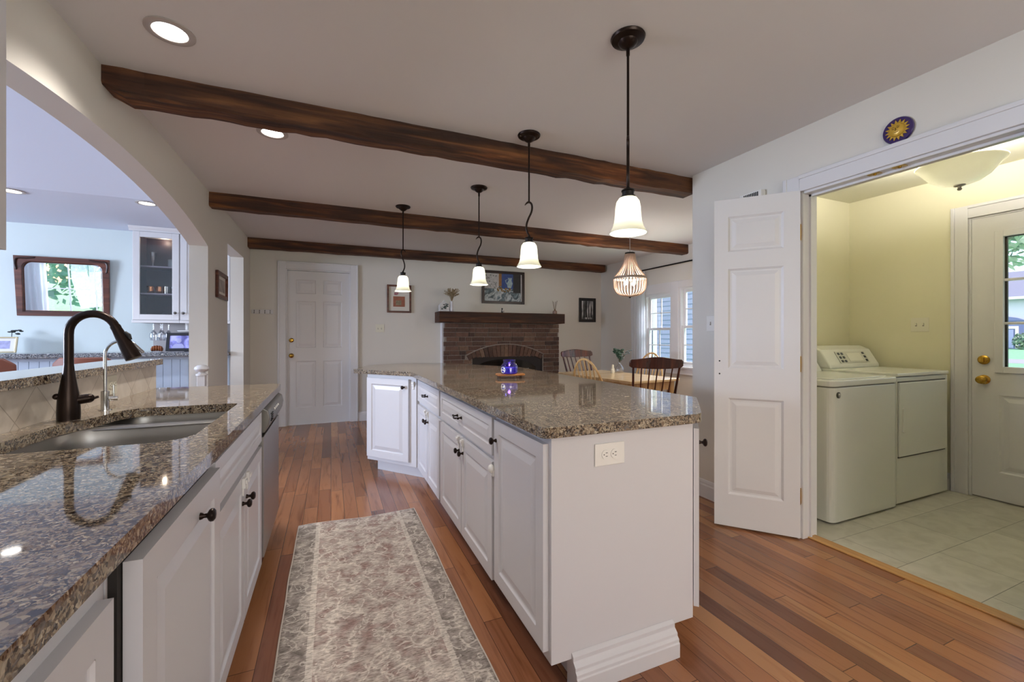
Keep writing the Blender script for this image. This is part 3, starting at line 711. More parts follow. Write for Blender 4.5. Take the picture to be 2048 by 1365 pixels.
# ------------------------------------------------------------------ cabinet hardware
def cab_knob(Mx, parent, u, w, n, mat=None):
    return obj('knob', MB(Mx).lathe([(0, n), (.0085, n), (.0075, n + .004), (.005, n + .008), (.0055, n + .014), (.013, n + .018), (.0155, n + .022), (.015, n + .027), (.010, n + .031), (0, n + .032)], (u, w, 0), 18), mat or M['bronze'], parent, label='dark bronze knob')
def cab_pull(Mx, parent, u, w, n):
    mb = MB(Mx)
    for s in (-1, 1):
        mb.lathe([(0, n), (.008, n), (.008, n + .004), (.0045, n + .008), (.004, n + .022), (0, n + .023)], (u + s * .038, w, 0), 12)
    mb.tube(catmull([(u - .052, w, n + .024), (u - .038, w, n + .024), (u - .018, w - .004, n + .030), (u, w - .006, n + .033), (u + .018, w - .004, n + .030), (u + .038, w, n + .024), (u + .052, w, n + .024)], 4), [.006] * 4 + [.0045] * 17 + [.006] * 4, 8)
    return obj('pull', mb, M['bronze'], parent, label='dark bronze bow pull')
def cab_latch(Mx, parent, u, w, n, name='child_latch'):
    mb = MB(Mx).box(u - .012, u + .012, w - .022, w + .016, n, n + .012).box(u - .008, u + .008, w - .05, w - .022, n, n + .006)
    mb.box(u - .014, u + .014, w - .004, w + .010, n + .012, n + .018)
    return obj(name, mb, M['white'], parent, .002, label='white plastic child latch')
def cab_door(Mx, parent, u0, u1, w0, w1, t=.02, name='door', fr=.055):
    Mq = Mx @ Matrix.Translation((u0, w0, 0)); w, h = u1 - u0, w1 - w0
    f = min(fr, h * .27, w * .27)
    return obj(name, paneled(MB(), Mq, w, h, t, [(f, w - f, f, h - f)], RAISED if h > .25 else [(0, 0), (.004, -.005), (.010, -.005), (.028, -.001)]), M['cab'], parent, .003)

# ------------------------------------------------------------------ left run under the arch: cabinets face +x
XF = -.325   # carcass face
Mc = lambda y: frame((XF, y, 0), (0, 1, 0), (0, 0, 1))
def carcass(name, x0, x1, y0, y1, z0, z1, parent, toe=True):
    mb = MB().box(x0, x1, y0, y1, .10 if toe else z0, z1)
    return obj(name, mb, M['cab'], parent, .001)
# near unit
root = thing('base_cabinet', (-.62, .38, 0), 'white base cabinet at the near left corner, cut off by the picture edge', 'cabinet', 'cabinets of the sink run')
carcass('body', -.92, XF, -.15, .855, .10, .862, root); obj('toe_kick', MB().box(-.92, -.40, -.15, .855, 0, .10), M['cab'], root)
d = cab_door(Mc(0), root, .38, .835, .13, .80); cab_latch(Mc(0), d, .80, .60, .021)
d = cab_door(Mc(0), root, -.12, .365, .13, .80)
# pull-out unit, a little open
root = thing('base_cabinet', (-.62, 1.14, 0), 'white base cabinet with one tall door and single knob, nearest whole one under the counter', 'cabinet', 'cabinets of the sink run')
carcass('body', -.92, XF, .862, 1.424, .10, .862, root); obj('toe_kick', MB().box(-.92, -.40, .862, 1.424, 0, .10), M['cab'], root)
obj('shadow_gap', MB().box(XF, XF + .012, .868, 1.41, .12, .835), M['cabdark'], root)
Mo = frame((XF + .014, 0, 0), (0, 1, 0), (0, 0, 1))
d = cab_door(Mo, root, .882, 1.412, .115, .832, .026, fr=.062); cab_knob(Mo, d, 1.215, .772, .026)
# sink base
root = thing('base_cabinet', (-.62, 1.88, 0), 'white base cabinet with a drawer front and a pair of doors under the sink', 'cabinet', 'cabinets of the sink run')
mb = MB().box(-.92, XF, 1.426, 2.340, .10, .60).box(XF - .03, XF, 1.426, 2.340, .60, .862).box(-.92, XF, 1.426, 1.45, .60, .862).box(-.92, XF, 2.31, 2.340, .60, .862)
obj('body', mb, M['cab'], root, .001); obj('toe_kick', MB().box(-.92, -.40, 1.426, 2.340, 0, .10), M['cab'], root)
cab_door(Mc(0), root, 1.445, 2.325, .700, .838, .022, 'drawer_front')
for a, b, kx in ((1.445, 1.880, 1.845), (1.888, 2.325, 1.925)):
    d = cab_door(Mc(0), root, a, b, .115, .675, .022); cab_knob(Mc(0), d, kx, .575, .022)
    cab_latch(Mc(0), d, kx, .655, .022)
# dishwasher
root = thing('dishwasher', (-.60, 2.66, 0), 'stainless dishwasher with a bulging control panel at the far end of the sink run', 'dishwasher')
obj('tub', MB().box(-.90, XF - .002, 2.348, 2.985, .09, .862), M['cabdark'], root)
obj('door', MB().box(XF - .002, XF + .028, 2.352, 2.982, .13, .712), M['steel'], root, .004)
prof = [(0, .73), (.030, .73), (.048, .765), (.054, .80), (.046, .838), (.026, .850), (0, .850)]
mb = MB(Matrix(((1, 0, 0, XF), (0, 0, 1, 0), (0, 1, 0, 0), (0, 0, 0, 1)))).prism([(p[0], p[1]) for p in prof], 2.352, 2.982)
cp = obj('control_panel', mb, plain('grey_panel_metal', '#7f7d78', .35, .7), root, .006, 3)
v = MB()
for k in range(4): v.box(XF + .045, XF + .0555, 2.40, 2.47, .778 + k * .011, .783 + k * .011)
obj('vent_slots', v, M['darkslot'], cp)
for k in range(4): obj('button', MB().sphere((XF + .051, 2.56 + k * .05, .815), .007, 10, (.6, 1, 1)), M['white'], cp)
obj('kick_plate', MB().box(-.44, -.40, 2.352, 2.982, 0, .125), M['cabdark'], root)

# counter with sink cut-out
def slab_with_hole(outer, inner, z0, z1):
    bm = bmesh.new()
    es = []
    for lp in (outer, inner):
        if not lp: continue
        vs = [bm.verts.new((p[0], p[1], z1)) for p in lp]
        es += [bm.edges.new((vs[i], vs[(i + 1) % len(vs)])) for i in range(len(vs))]
    bmesh.ops.triangle_fill(bm, edges=es, use_beauty=True)
    r = bmesh.ops.extrude_face_region(bm, geom=bm.faces[:])
    bmesh.ops.translate(bm, verts=[g for g in r['geom'] if isinstance(g, bmesh.types.BMVert)], vec=(0, 0, z0 - z1))
    bm.verts.index_update()
    mb = MB(); mb.v = [v.co.copy() for v in bm.verts]; mb.f = [tuple(v.index for v in f.verts) for f in bm.faces]; mb.s = [False] * len(mb.f)
    bm.free(); return mb
outer = round_poly([(-.285, -.2), (-.285, 3.03), (-.924, 3.05), (-.924, -.2)], [0, .07, 0, 0])
cut = round_poly([(-.378, 1.487), (-.378, 2.222), (-.765, 2.222), (-.795, 2.03), (-.845, 1.90), (-.855, 1.49)], [.11, .04, .09, .05, .06, .14], 8)
o = obj('worktop', slab_with_hole(outer, cut, .865, .90), M['granite'], None, .010, 3)
tag(o, 'long brown granite worktop of the sink run with a cut-out for the double sink', 'worktop')
# sink
root = thing('sink', (-.6, 1.88, .70), 'stainless undermount double-bowl sink set in the granite worktop', 'sink')
def bowl(pts, r, depth, name):
    base = round_poly(pts, r, 8); c = Vector((sum(p[0] for p in base) / len(base), sum(p[1] for p in base) / len(base)))
    def sc(k, z): return [((p[0] - c.x) * k + c.x, (p[1] - c.y) * k + c.y, z) for p in base]
    zt = .8645
    loops = [sc(1.05, zt), sc(1.0, zt), sc(.985, zt - .006), sc(.96, zt - .05), sc(.935, zt - depth + .04), sc(.90, zt - depth + .012), sc(.84, zt - depth), sc(.12, zt - depth - .006)]
    b = obj(name, MB().loft(loops, False, True), M['steel'], root, recalc=True)
    obj('drain', MB().lathe([(.045, zt - depth - .001), (.04, zt - depth + .003), (.025, zt - depth + .001), (0, zt - depth + .001)], (c.x, c.y, 0), 20, False), M['chrome'], b)
bowl([(-.372, 1.475), (-.372, 1.985), (-.70, 2.0), (-.85, 1.97), (-.868, 1.475)], [.11, .06, .05, .10, .14], .20, 'large_bowl')
bowl([(-.372, 2.035), (-.372, 2.30), (-.80, 2.30), (-.80, 2.05)], [.05, .07, .10, .05], .15, 'small_bowl')
obj('flange', MB().box(-.86, -.372, 1.98, 2.04, .858, .8635), M['steel'], root, .004)
# backsplash and raised ledge
o = obj('backsplash', MB().box(XL + .001, -.925, -.2, 3.05, .865, 1.034), M['tile']); tag(o, 'cream diamond-set tile backsplash strip behind the sink', 'backsplash')
o = obj('bar_ledge', slab_with_hole(round_poly([(-.897, 1.15), (-.897, 3.085), (-1.115, 3.085), (-1.115, 1.15)], [0, .03, .03, 0]), [], 1.034, 1.066), M['granite'], None, .010, 3)
tag(o, 'raised granite ledge on the half wall behind the sink', 'ledge')
# main faucet
root = thing('kitchen_faucet', (-.862, 2.017, .90), 'tall dark bronze gooseneck faucet with a pull-down head behind the sink', 'faucet')
fx, fy = -.862, 2.017
obj('base', MB().lathe([(.031, .9), (.0315, .925), (.029, .98), (.0215, 1.03), (.0155, 1.075), (.0135, 1.10)], (fx, fy, 0), 28), M['bronze'], root)
dirv = Vector((1, -.12, 0)).normalized(); R = .0706
pts = [(fx, fy, 1.09), (fx, fy, 1.14), (fx, fy, 1.205)]
for k in range(1, 15):
    a = PI * (1 - k / 14 * .89)
    q = Vector((fx, fy, 1.209)) + dirv * (R + R * math.cos(a)) + Vector((0, 0, R * math.sin(a))); pts.append(tuple(q))
obj('neck', MB().tube(pts, .0135, 16), M['bronze'], root)
e = Vector(pts[-1]); t = (e - Vector(pts[-2])).normalized()
hp = [e - t * .004 + t * q for q in (0, .006, .012, .06, .11, .133, .135)]
hd = obj('spray_head', MB().tube(hp, [.0150, .0158, .0150, .0195, .0245, .0245, .016], 20), M['bronze'], root)
side = dirv - t * dirv.dot(t); side.normalize()
obj('spray_button', MB().tube([e + t * .030 + side * .016, e + t * .045 + side * .022, e + t * .062 + side * .021], [.006, .008, .005], 10), plain('black_rubber', '#151212', .5), hd)
hnd = MB().tube([(fx + .02, fy + .004, .968), (fx + .048, fy + .012, .972)], [.0165, .0165], 16).sphere((fx + .050, fy + .0125, .972), .0165, 14)
hnd.tube([(fx + .050, fy + .013, .972), (fx + .062, fy + .016, .972), (fx + .075, fy + .02, .976)], [.012, .006, .0045], 10)
obj('handle', hnd, M['bronze'], root)
obj('back_knob', MB().sphere((fx - .028, fy - .01, .985), .011, 12), M['bronze'], root)
# filter tap
root = thing('filter_tap', (-.84, 2.225, .90), 'slim chrome filter tap with a curved spout beside the bronze faucet', 'faucet')
fx, fy = -.84, 2.225
obj('base', MB().lathe([(.022, .90), (.022, .903), (.0135, .904), (.0135, .976), (.010, .977)], (fx, fy, 0), 22), M['chrome'], root)
pts = [(fx, fy, .975), (fx, fy, 1.06), (fx, fy, 1.11)]
d2 = Vector((1, -.05, 0)).normalized(); R = .056
for k in range(1, 13):
    a = PI * (1 - k / 12 * .80); pts.append(tuple(Vector((fx, fy, 1.124)) + d2 * (R + R * math.cos(a)) + Vector((0, 0, R * math.sin(a)))))
e = Vector(pts[-1]); t = (e - Vector(pts[-2])).normalized(); pts.append(tuple(e + t * .035))
obj('spout', MB().tube(pts, .0058, 12), M['chrome'], root)
obj('lever', MB().tube([(fx + .012, fy, .945), (fx + .038, fy + .006, .945)], .0085, 12).tube([(fx + .026, fy + .004, .945), (fx + .024, fy + .004, 1.0)], .0028, 8), M['chrome'], root)
# wall cabinet at the left picture edge
root = thing('wall_cabinet', (-.80, .62, 1.37), 'cream wall cabinet cut by the left picture edge', 'cabinet')
obj('body', MB().box(XL, -.665, -.1, 1.278, 1.372, ZC), M['cab'], root)
cab_door(frame((-.665, 0, 0), (0, 1, 0), (0, 0, 1)), root, .70, 1.272, 1.385, 2.40, .02)
cab_door(frame((-.665, 0, 0), (0, 1, 0), (0, 0, 1)), root, .10, .690, 1.385, 2.40, .02)
obj('light_rail', MB().box(-.90, -.675, -.1, 1.262, 1.335, 1.372), M['cab'], root, .003)

# ------------------------------------------------------------------ island
# counter outline and angled wing
isl = [(.632, 1.222), (1.318, 1.222), (1.640, 1.552), (1.660, 3.70), (1.16, 4.62), (.72, 4.75), (.36, 4.58), (.180, 4.065), (.612, 3.545)]
o = obj('island_worktop', slab_with_hole(round_poly(isl, [.035, .035, .035, .05, .05, .05, .05, .03, .04], 4), [], .864, .90), M['granite'], None, .011, 3)
tag(o, 'big angled brown granite worktop of the kitchen island', 'worktop')
XI = .675
Mi = frame((XI, 0, 0), (0, -1, 0), (0, 0, 1))     # u = -y
def yi(y): return -y
ZT = .8635
root = thing('island_cabinet', (1.0, 1.5, 0), 'white near-end island cabinet with one tall door and a blank end panel', 'cabinet', 'white island cabinets')
obj('body', MB().prism([(XI, 1.25), (1.30, 1.25), (1.60, 1.555), (1.60, 1.752), (XI, 1.752)], .10, ZT), M['cab'], root, .001)
obj('toe_kick', MB().prism([(.775, 1.275), (1.19, 1.275), (1.5, 1.58), (1.5, 1.752), (.775, 1.752)], 0, .10), M['cab'], root)
d = cab_door(Mi, root, -1.738, -1.272, .135, .835, .02); cab_knob(Mi, d, -1.712, .748, .02)
obj('child_latch', MB(Mi).sphere((-1.748, .618, .030), .017, 14, (1, 1.15, .8)).box(-1.764, -1.735, .585, .612, .018, .026), M['white'], root, label='white round child latch')
# angled corner door (seen edge-on)
Ma = frame((1.306, 1.252, 0), (1, 1.017, 0), (0, 0, 1))
d = cab_door(Ma, root, .012, .405, .135, .835, .02); cab_knob(Ma, d, .045, .775, .02)
# moulded plinth across the end
prof = [(-.03, 0), (.038, 0), (.038, .052), (.034, .056), (.034, .066), (.026, .074), (.026, .084), (.012, .098), (.012, .112), (.0005, .122), (.0005, .0995), (-.03, .0995)]
Mp = Matrix(((0, 0, 1, .752), (-1, 0, 0, 1.2495), (0, 1, 0, 0), (0, 0, 0, 1)))
obj('plinth_moulding', MB(Mp).prism(prof, 0, .445), M['cab'], root, .001)
for k, (y0, y1) in enumerate(((1.755, 2.752), (2.755, 3.552))):
    root = thing('island_cabinet', ((XI + 1.6) / 2, (y0 + y1) / 2, 0), ['white island cabinet with the wider drawer and two doors, next to the tall near door', 'white island cabinet with the narrower drawer, in the inner corner beside the angled wing'][k], 'cabinet', 'white island cabinets')
    obj('body', MB().box(XI, 1.60, y0, y1, .10, ZT), M['cab'], root, .001)
    obj('toe_kick', MB().box(.755, 1.52, y0, y1, 0, .10), M['cab'], root)
    a, b = (1.768, 2.728) if k == 0 else (2.768, 3.515)
    d = cab_door(Mi, root, -b, -a, .668, .838, .02, 'drawer', .04)
    mid = (a + b) / 2
    cab_pull(Mi, d, -mid - (.03 if k == 0 else .02), .752, .02)
    for u0, u1, kn in ((-b, -mid - .003, -mid - .035), (-mid + .003, -a, -mid + .035)):
        dd = cab_door(Mi, root, u0, u1, .115, .640, .02); cab_knob(Mi, dd, kn, .565, .02)
        cab_latch(Mi, dd, kn * .999 + (.006 if kn > -mid else -.006), .628, .02)
# angled wing cabinet
wd_ = Vector((.180 - .612, 4.065 - 3.545, 0)).normalized(); wn_ = Vector((wd_.y, -wd_.x, 0))  # along the wing, and inward normal
c0 = Vector((XI - .02, 3.575, 0))
if wn_.x < 0: wn_ = -wn_
c1 = c0 + wd_ * .555
root = thing('island_cabinet', tuple((c0 + c1) / 2 + wn_ * .4), 'white island cabinet on the angled far wing with one door facing the floor aisle', 'cabinet', 'white island cabinets')
b0, b1 = c0 + wn_ * .80, c1 + wn_ * .80
obj('body', MB().prism([tuple(p.xy) for p in (c0, c0 + wn_ * .02 + Vector((.03, -.01, 0)), Vector((1.55, 3.60, 0)), b1, c1)], .10, ZT), M['cab'], root, .001)
t0, t1 = c0 + wn_ * .065 + wd_ * -.06, c1 + wn_ * .065 - wd_ * .06
obj('toe_kick', MB().prism([tuple(p.xy) for p in (t0, t0 + wn_ * .5, t1 + wn_ * .6, t1)], 0, .10), M['cab'], root)
Mw = frame(tuple(c1), tuple(-wd_), (0, 0, 1))
d = cab_door(Mw, root, .012, .485, .135, .832, .02); cab_knob(Mw, d, .44, .765, .02)
cab_latch(Mw, root, .525, .80, .0)

# ------------------------------------------------------------------ rug
rx, ry = .172, 1.93
rw, rl = .718, 2.06
vs = []; fs = []; nx, ny = 36, 90; rnd = random.Random(3)
top = lambda u, v: .0075 + .0035 * max(0, math.sin(u * 9 + 1.2)) * max(0, 1 - (1 - v) * 18)
for j in range(ny + 1):
    for i in range(nx + 1):
        u, v = i / nx, j / ny
        x = (u - .5) * rw + (.002 * math.sin(v * 11) + .0012 * math.sin(v * 29)) * (1 if u > .5 else -1) * abs(u - .5) * 2
        y = (v - .5) * rl + .014 * math.sin(u * 7.0 + .3) * (v ** 8)
        vs.append((x, y, top(u, v)))
for j in range(ny):
    for i in range(nx):
        a = j * (nx + 1) + i; fs.append((a, a + 1, a + nx + 2, a + nx + 1))
rug = thing('runner_rug', (rx, ry, 0), 'faded grey and rose patterned runner rug on the plank floor between sink and island', 'rug')
mb = MB(); mb.add(vs, fs, True); o = obj('pile', mb, M['rug'], rug, local=True, recalc=False)
m = o.modifiers.new('solid', 'SOLIDIFY'); m.thickness = .006; m.offset = -1
edge = [vs[i] for i in range(nx + 1)] + [vs[j * (nx + 1) + nx] for j in range(1, ny + 1)] + [vs[ny * (nx + 1) + i] for i in range(nx - 1, -1, -1)] + [vs[j * (nx + 1)] for j in range(ny - 1, -1, -1)]
obj('binding', MB().tube([(p[0], p[1], p[2] - .003) for p in edge], .0042, 6, False), plain('rug_binding', '#b9aea3', .9), rug, local=True)

# ------------------------------------------------------------------ candle on its riser
root = thing('wooden_riser', (1.175, 2.79, .90), 'small rustic wooden riser with peg feet under the purple candle', 'tray')
cxr, cyr = 1.175, 2.79
board = MB(Matrix.Translation((cxr, cyr, 0)) @ Matrix.Rotation(-.25, 4, 'Z')).prism(round_poly([(-.10, -.05), (.04, -.058), (.105, -.03), (.10, .05), (-.02, .06), (-.104, .045)], .02, 4), .918, .931)
obj('board', board, M['walnut'], root, .003)
for a, b in ((-.082, -.035), (.03, -.045), (.08, .035), (-.08, .035)):
    obj('foot', MB(Matrix.Translation((cxr, cyr, 0)) @ Matrix.Rotation(-.25, 4, 'Z')).lathe([(.008, .90), (.010, .908), (.0075, .918)], (a, b, 0), 10), plain('dark_peg', '#3a2415', .6), root)
root = thing('candle', (1.165, 2.785, .931), 'purple glass jar candle burning on the wooden riser on the island', 'candle')
px_, py_ = 1.165, 2.785
gl = glass_mat('purple_glass', (.30, .22, .80), .10)
obj('jar', MB().lathe([(.050, .9315), (.060, .940), (.062, .965), (.060, .985), (.050, 1.000), (.043, 1.008), (.043, 1.022), (.046, 1.026), (.044, 1.030), (.040, 1.028), (.0395, 1.006), (.048, .996), (.057, .982), (.058, .942)], (px_, py_, 0), 32, False), gl, root)
m_, nt_, b_ = new_mat('purple_wax'); b_.inputs['Base Color'].default_value = (.16, .06, .62, 1); b_.inputs['Roughness'].default_value = .35; b_.inputs['Subsurface Weight'].default_value = .4
b_.inputs['Emission Color'].default_value = (.22, .10, .8, 1); b_.inputs['Emission Strength'].default_value = .25
obj('wax', MB().lathe([(.048, .934), (.056, .944), (.057, .975), (.04, .976), (0, .974)], (px_, py_, 0), 28), m_, root)
obj('wick', MB().tube([(px_, py_, .975), (px_ + .001, py_, .984)], .0012, 6), M['darkslot'], root)
obj('flame', MB().lathe([(0, .982), (.0040, .987), (.0045, .991), (.0025, 1.0), (0, 1.009)], (px_, py_, 0), 10, False), emit('flame_light', (1, .8, .6), 14), root)
dv = Vector((-.93, -.37, 0)).normalized(); Mlb = frame(tuple(Vector((px_, py_, .960)) + dv * .0605), tuple(Vector((0, 0, 1)).cross(dv)), (0, 0, 1))
lb = MB(Mlb); rg = [(.020 * math.cos(2 * PI * k / 24), .020 * math.sin(2 * PI * k / 24), .0015 - 2.2 * (.020 * math.cos(2 * PI * k / 24)) ** 2 * 3.6) for k in range(25)]
lb.tube(rg, .0022, 6, False); lb.box(-.013, .013, -.003, .003, .001, .0025)
obj('label_ring', lb, M['white'], root)
light('candle_light', 'POINT', (px_, py_, 1.0), .15, (1, .75, .5), .01)
# ------------------------------------------------------------------ pendants over the island
def pendant(x, y, rz, label, zb, first):
    root = thing('pendant_light', (0, 0, 0), label, 'pendant lamp', 'bronze pendants with glass bells over the island')
    zc = ZC
    ca = MB().lathe([(.068, zc), (.070, zc - .004), (.066, zc - .012), (.050, zc - .018), (.040, zc - .020), (.036, zc - .028), (.022, zc - .040), (.010, zc - .046), (0, zc - .047)], (0, 0, 0), 32)
    obj('canopy', ca, M['bronze'], root)
    rod = MB().tube([(0, 0, zc - .04), (0, 0, zc - .075)], .0075, 12).tube([(0, 0, zc - .07), (0, 0, 2.02)], .0052, 12)
    obj('rod', rod, M['bronze'], root)
    S = catmull([(-.026, 0, 1.998), (-.014, 0, 2.012), (0, 0, 2.018), (.014, 0, 2.008), (.019, 0, 1.985), (.014, 0, 1.955), (-.002, 0, 1.92), (-.014, 0, 1.885), (-.016, 0, 1.855), (-.008, 0, 1.828), (.004, 0, 1.806), (.014, 0, 1.795)], 6)
    n = len(S); obj('scroll', MB().tube(S, [.002 + .0042 * min(1, i / 8, (n - 1 - i) / 6 + .25) for i in range(n)], 10), M['bronze'], root)
    obj('socket_cup', MB().lathe([(0, 1.812), (.008, 1.811), (.010, 1.802), (.026, 1.800), (.027, 1.795), (.0235, 1.793), (.0235, 1.778), (.030, 1.775), (.030, 1.770), (0, 1.769)], (0, 0, 0), 24), M['blackmetal'], root)
    sh = [(.024, 1.770), (.036, 1.766), (.046, 1.752), (.050, 1.73), (.052, 1.70), (.055, 1.672), (.062, 1.648), (.073, 1.628), (.0765, 1.622)]
    out = MB().lathe(sh + [(.0735, 1.623), (.070, 1.630), (.060, 1.648), (.052, 1.673), (.049, 1.70), (.047, 1.73), (.043, 1.75), (.034, 1.762), (.024, 1.765)], (0, 0, 0), 36, False)
    obj('glass_shade', out, M['shade'], root)
    obj('bulb', MB().lathe([(.012, 1.765), (.013, 1.74), (.022, 1.715), (.026, 1.695), (.022, 1.672), (.010, 1.66), (0, 1.658)], (0, 0, 0), 18), emit('bulb_glow', (1, .95, .88), 30) if first else bpy.data.materials['bulb_glow'], root)
    root.location = (x, y, 0); root.rotation_euler = (0, 0, rz)
    light('pendant_lamp', 'POINT', (x, y, 1.688), 26, (1, .95, .89), .034)
    return root
pl = ['nearest bronze pendant lamp hanging in front of the chipped beam', 'second bronze pendant lamp over the middle of the island, above the candle', 'third bronze pendant lamp in front of the still-life painting', 'farthest bronze pendant lamp in front of the red framed print']
for k, (x, y, rz) in enumerate(((1.126, 1.424, .9), (1.115, 2.352, -.3), (1.128, 3.346, -.1), (.63, 4.12, .35 + PI))):
    pendant(x, y, rz, pl[k], 0, k == 0)

# ------------------------------------------------------------------ wooden bead chandelier
cx, cy = 3.27, 4.10
root = thing('chandelier', (cx, cy, 1.65), 'wooden bead chandelier hanging above the dining table', 'chandelier')
obj('cord', MB().tube([(cx, cy, ZC), (cx, cy, 2.19)], .004, 8), plain('grey_cord', '#8d8a86', .5), root)
obj('ceiling_cap', MB().lathe([(.06, ZC), (.06, ZC - .02), (0, ZC - .025)], (cx, cy, 0), 20), M['blackmetal'], root)
def ringm(r, z, h): return MB().lathe([(r, z), (r + .006, z), (r + .006, z + h), (r, z + h), (r, z)], (cx, cy, 0), 36, False)
obj('top_ring', ringm(.052, 2.168, .02), M['blackmetal'], root)
obj('middle_ring', ringm(.186, 1.872, .028), plain('grey_wood_band', '#a08e7c', .6), root)
bead = plain('bead_wood', '#b99f8a', .6, noise=.1)
up = catmull([(.056, 0, 2.17), (.064, 0, 2.11), (.086, 0, 2.04), (.125, 0, 1.97), (.186, 0, 1.895)], 10)
dn = catmull([(.189, 0, 1.872), (.188, 0, 1.82), (.176, 0, 1.755), (.13, 0, 1.695), (.03, 0, 1.668)], 10)
ns = 30
for nm, path in (('upper_bead_strand', up), ('lower_bead_strand', dn)):
    first = None
    for k in range(ns):
        a = 2 * PI * k / ns
        if first is None:
            mb = MB(); acc = 0; last = None; rs = []; pp = []
            for i in range(len(path) - 1):
                pp += [path[i].lerp(path[i + 1], q / 4) for q in range(4)]
            rs = [.0028 + .0042 * abs(math.sin(i * .80)) for i in range(len(pp))]
            mb.tube(pp, rs, 7)
            first = obj(nm, mb, bead, root, local=True); first.location = (0, 0, -1.65)
            me = first.data
        else:
            o = first.copy(); COL.objects.link(o); o.rotation_euler = (0, 0, a)
obj('bottom_finial', MB().lathe([(.034, 1.672), (.03, 1.664), (.012, 1.660), (.010, 1.65), (0, 1.646)], (cx, cy, 0), 16), M['blackmetal'], root)
for k in range(4):
    a = 2 * PI * k / 4 + .4
    b = obj('candle_bulb', MB().lathe([(.008, 1.80), (.011, 1.815), (.010, 1.84), (.004, 1.862), (0, 1.866)], (cx + .07 * math.cos(a), cy + .07 * math.sin(a), 0), 12), emit('chandelier_bulb', (1, .9, .76), 12) if k == 0 else bpy.data.materials['chandelier_bulb'], root)
light('chandelier_lamp', 'POINT', (cx, cy, 1.80), 16, (1, .94, .88), .06)

# ------------------------------------------------------------------ pictures
def frame_pic(name, Mx, w, h, fw, mat, label, cat, depth=.02, matw=0, art=None):
    c = Mx @ Vector((0, 0, 0)); root = thing(name, c, label, cat)
    mb = MB(Mx)
    for a, b, c_, d_ in ((-w / 2, -w / 2 + fw, -h / 2, h / 2), (w / 2 - fw, w / 2, -h / 2, h / 2), (-w / 2 + fw, w / 2 - fw, -h / 2, -h / 2 + fw), (-w / 2 + fw, w / 2 - fw, h / 2 - fw, h / 2)):
        mb.box(a, b, c_, d_, .001, depth)
    obj('frame', mb, mat, root, .003)
    iw, ih = w / 2 - fw, h / 2 - fw
    if matw:
        obj('mat_board', MB(Mx).box(-iw, iw, -ih, ih, .001, .007), M['paper'], root); iw -= matw; ih -= matw
    return root, iw, ih
# left wall picture, hanging slightly crooked
Mx = frame((XL, 4.755, 1.668), (0, 1, 0), (0, 0, 1)) @ Matrix.Rotation(-.02, 4, 'Z')
root, iw, ih = frame_pic('framed_picture', Mx, .40, .245, .035, M['red_wood'], 'small dark-framed picture on the left wall between the arch and the doorway', 'picture', .025, .03)
obj('print', MB(Mx).box(-iw, iw, -ih, ih, .006, .0085), plain('grey_print', '#a39a92', .6, noise=.3, scale=12), root)
# red print
Mx = frame((.915, YB, 1.738), (1, 0, 0), (0, 0, 1))
root, iw, ih = frame_pic('framed_print', Mx, .345, .405, .027, M['red_wood'], 'framed print of a terracotta square on cream behind the farthest pendant', 'picture', .02)
obj('mat_board', MB(Mx).box(-iw, iw, -ih, ih, .001, .006), M['paper'], root)
ar = obj('print', MB(Mx).box(-.085, .080, -.115, .035, .006, .008), plain('terracotta_print', '#9d6049', .6, noise=.15, scale=30), root)
obj('inner_square', MB(Mx).box(-.048, .030, -.092, -.022, .008, .0085), plain('sage_square', '#8c7f66', .6, noise=.3, scale=40), ar)
fl = MB(Mx)
for k in range(9): fl.sphere((-.05 + .012 * (k % 4) - .01, .06 + .012 * (k // 3), .007), .009, 8, (1.4, .8, .3))
obj('flower_spray', fl, plain('rose_print', '#a56a72', .6), root)
# still life: a generic arrangement of cloth, jug and fruit
Mx = frame((2.55, YB, 1.975), (1, 0, 0), (0, 0, 1))
root, iw, ih = frame_pic('framed_painting', Mx, .735, .525, .042, plain('dark_brown_frame', '#2b1a15', .35), 'wide dark-framed still-life painting with white cloth and a blue panel, above the mantel', 'painting', .03)
m_, nt_, b_ = new_mat('painted_cloth_canvas')
v_ = coords(nt_, (1, 1, 1)); n_ = N(nt_, 'ShaderNodeTexNoise', Scale=3.6, Detail=3.0, Distortion=1.8); L(nt_, v_, n_.inputs['Vector'])
L(nt_, ramp(nt_, n_.outputs['Fac'], [(.30, lin('#1f2930')), (.42, lin('#4f6470')), (.5, lin('#c6ccd0')), (.58, lin('#3a4a52')), (.7, lin('#8ea0a8'))]), b_.inputs['Base Color'])
cv = obj('canvas', MB(Mx).box(-iw, iw, -ih, ih, .001, .010), m_, root)
def patch(nm, a, b, c_, d_, col, z=.0105, noise=.15):
    obj(nm, MB(Mx).box(a, b, c_, d_, .009, z), plain(nm + '_paint', col, .6, noise=noise, scale=25), cv)
patch('pale_wall', -iw, -.08, -.02, ih, '#b9b6b4', .0103); patch('ochre_band', -.08, -.03, .02, ih, '#94683c'); patch('blue_panel', -.03, .17, -.02, ih, '#39508a'); patch('dark_curtain', .17, iw - .02, -.08, ih, '#2c2a2a'); patch('canvas_border', iw - .02, iw, -ih, ih, '#c9c6c4')
jg = MB(Mx); jg.prism([(.075, .0), (.135, .0), (.16, .07), (.14, .12), (.15, .16), (.075, .16), (.09, .12), (.06, .07)], .010, .012); jg.tube([(.07, .13, .012), (.035, .12, .012), (.055, .06, .012)], .006, 6)
obj('painted_jug', jg, plain('jug_paint', '#9db0b8', .6, noise=.25, scale=30), cv)
fr_ = MB(Mx); rnd = random.Random(5)
for k in range(22): fr_.sphere((rnd.uniform(-.10, .12), rnd.uniform(-.07, -.005), .010), rnd.uniform(.010, .018), 8, (1, 1, .15))
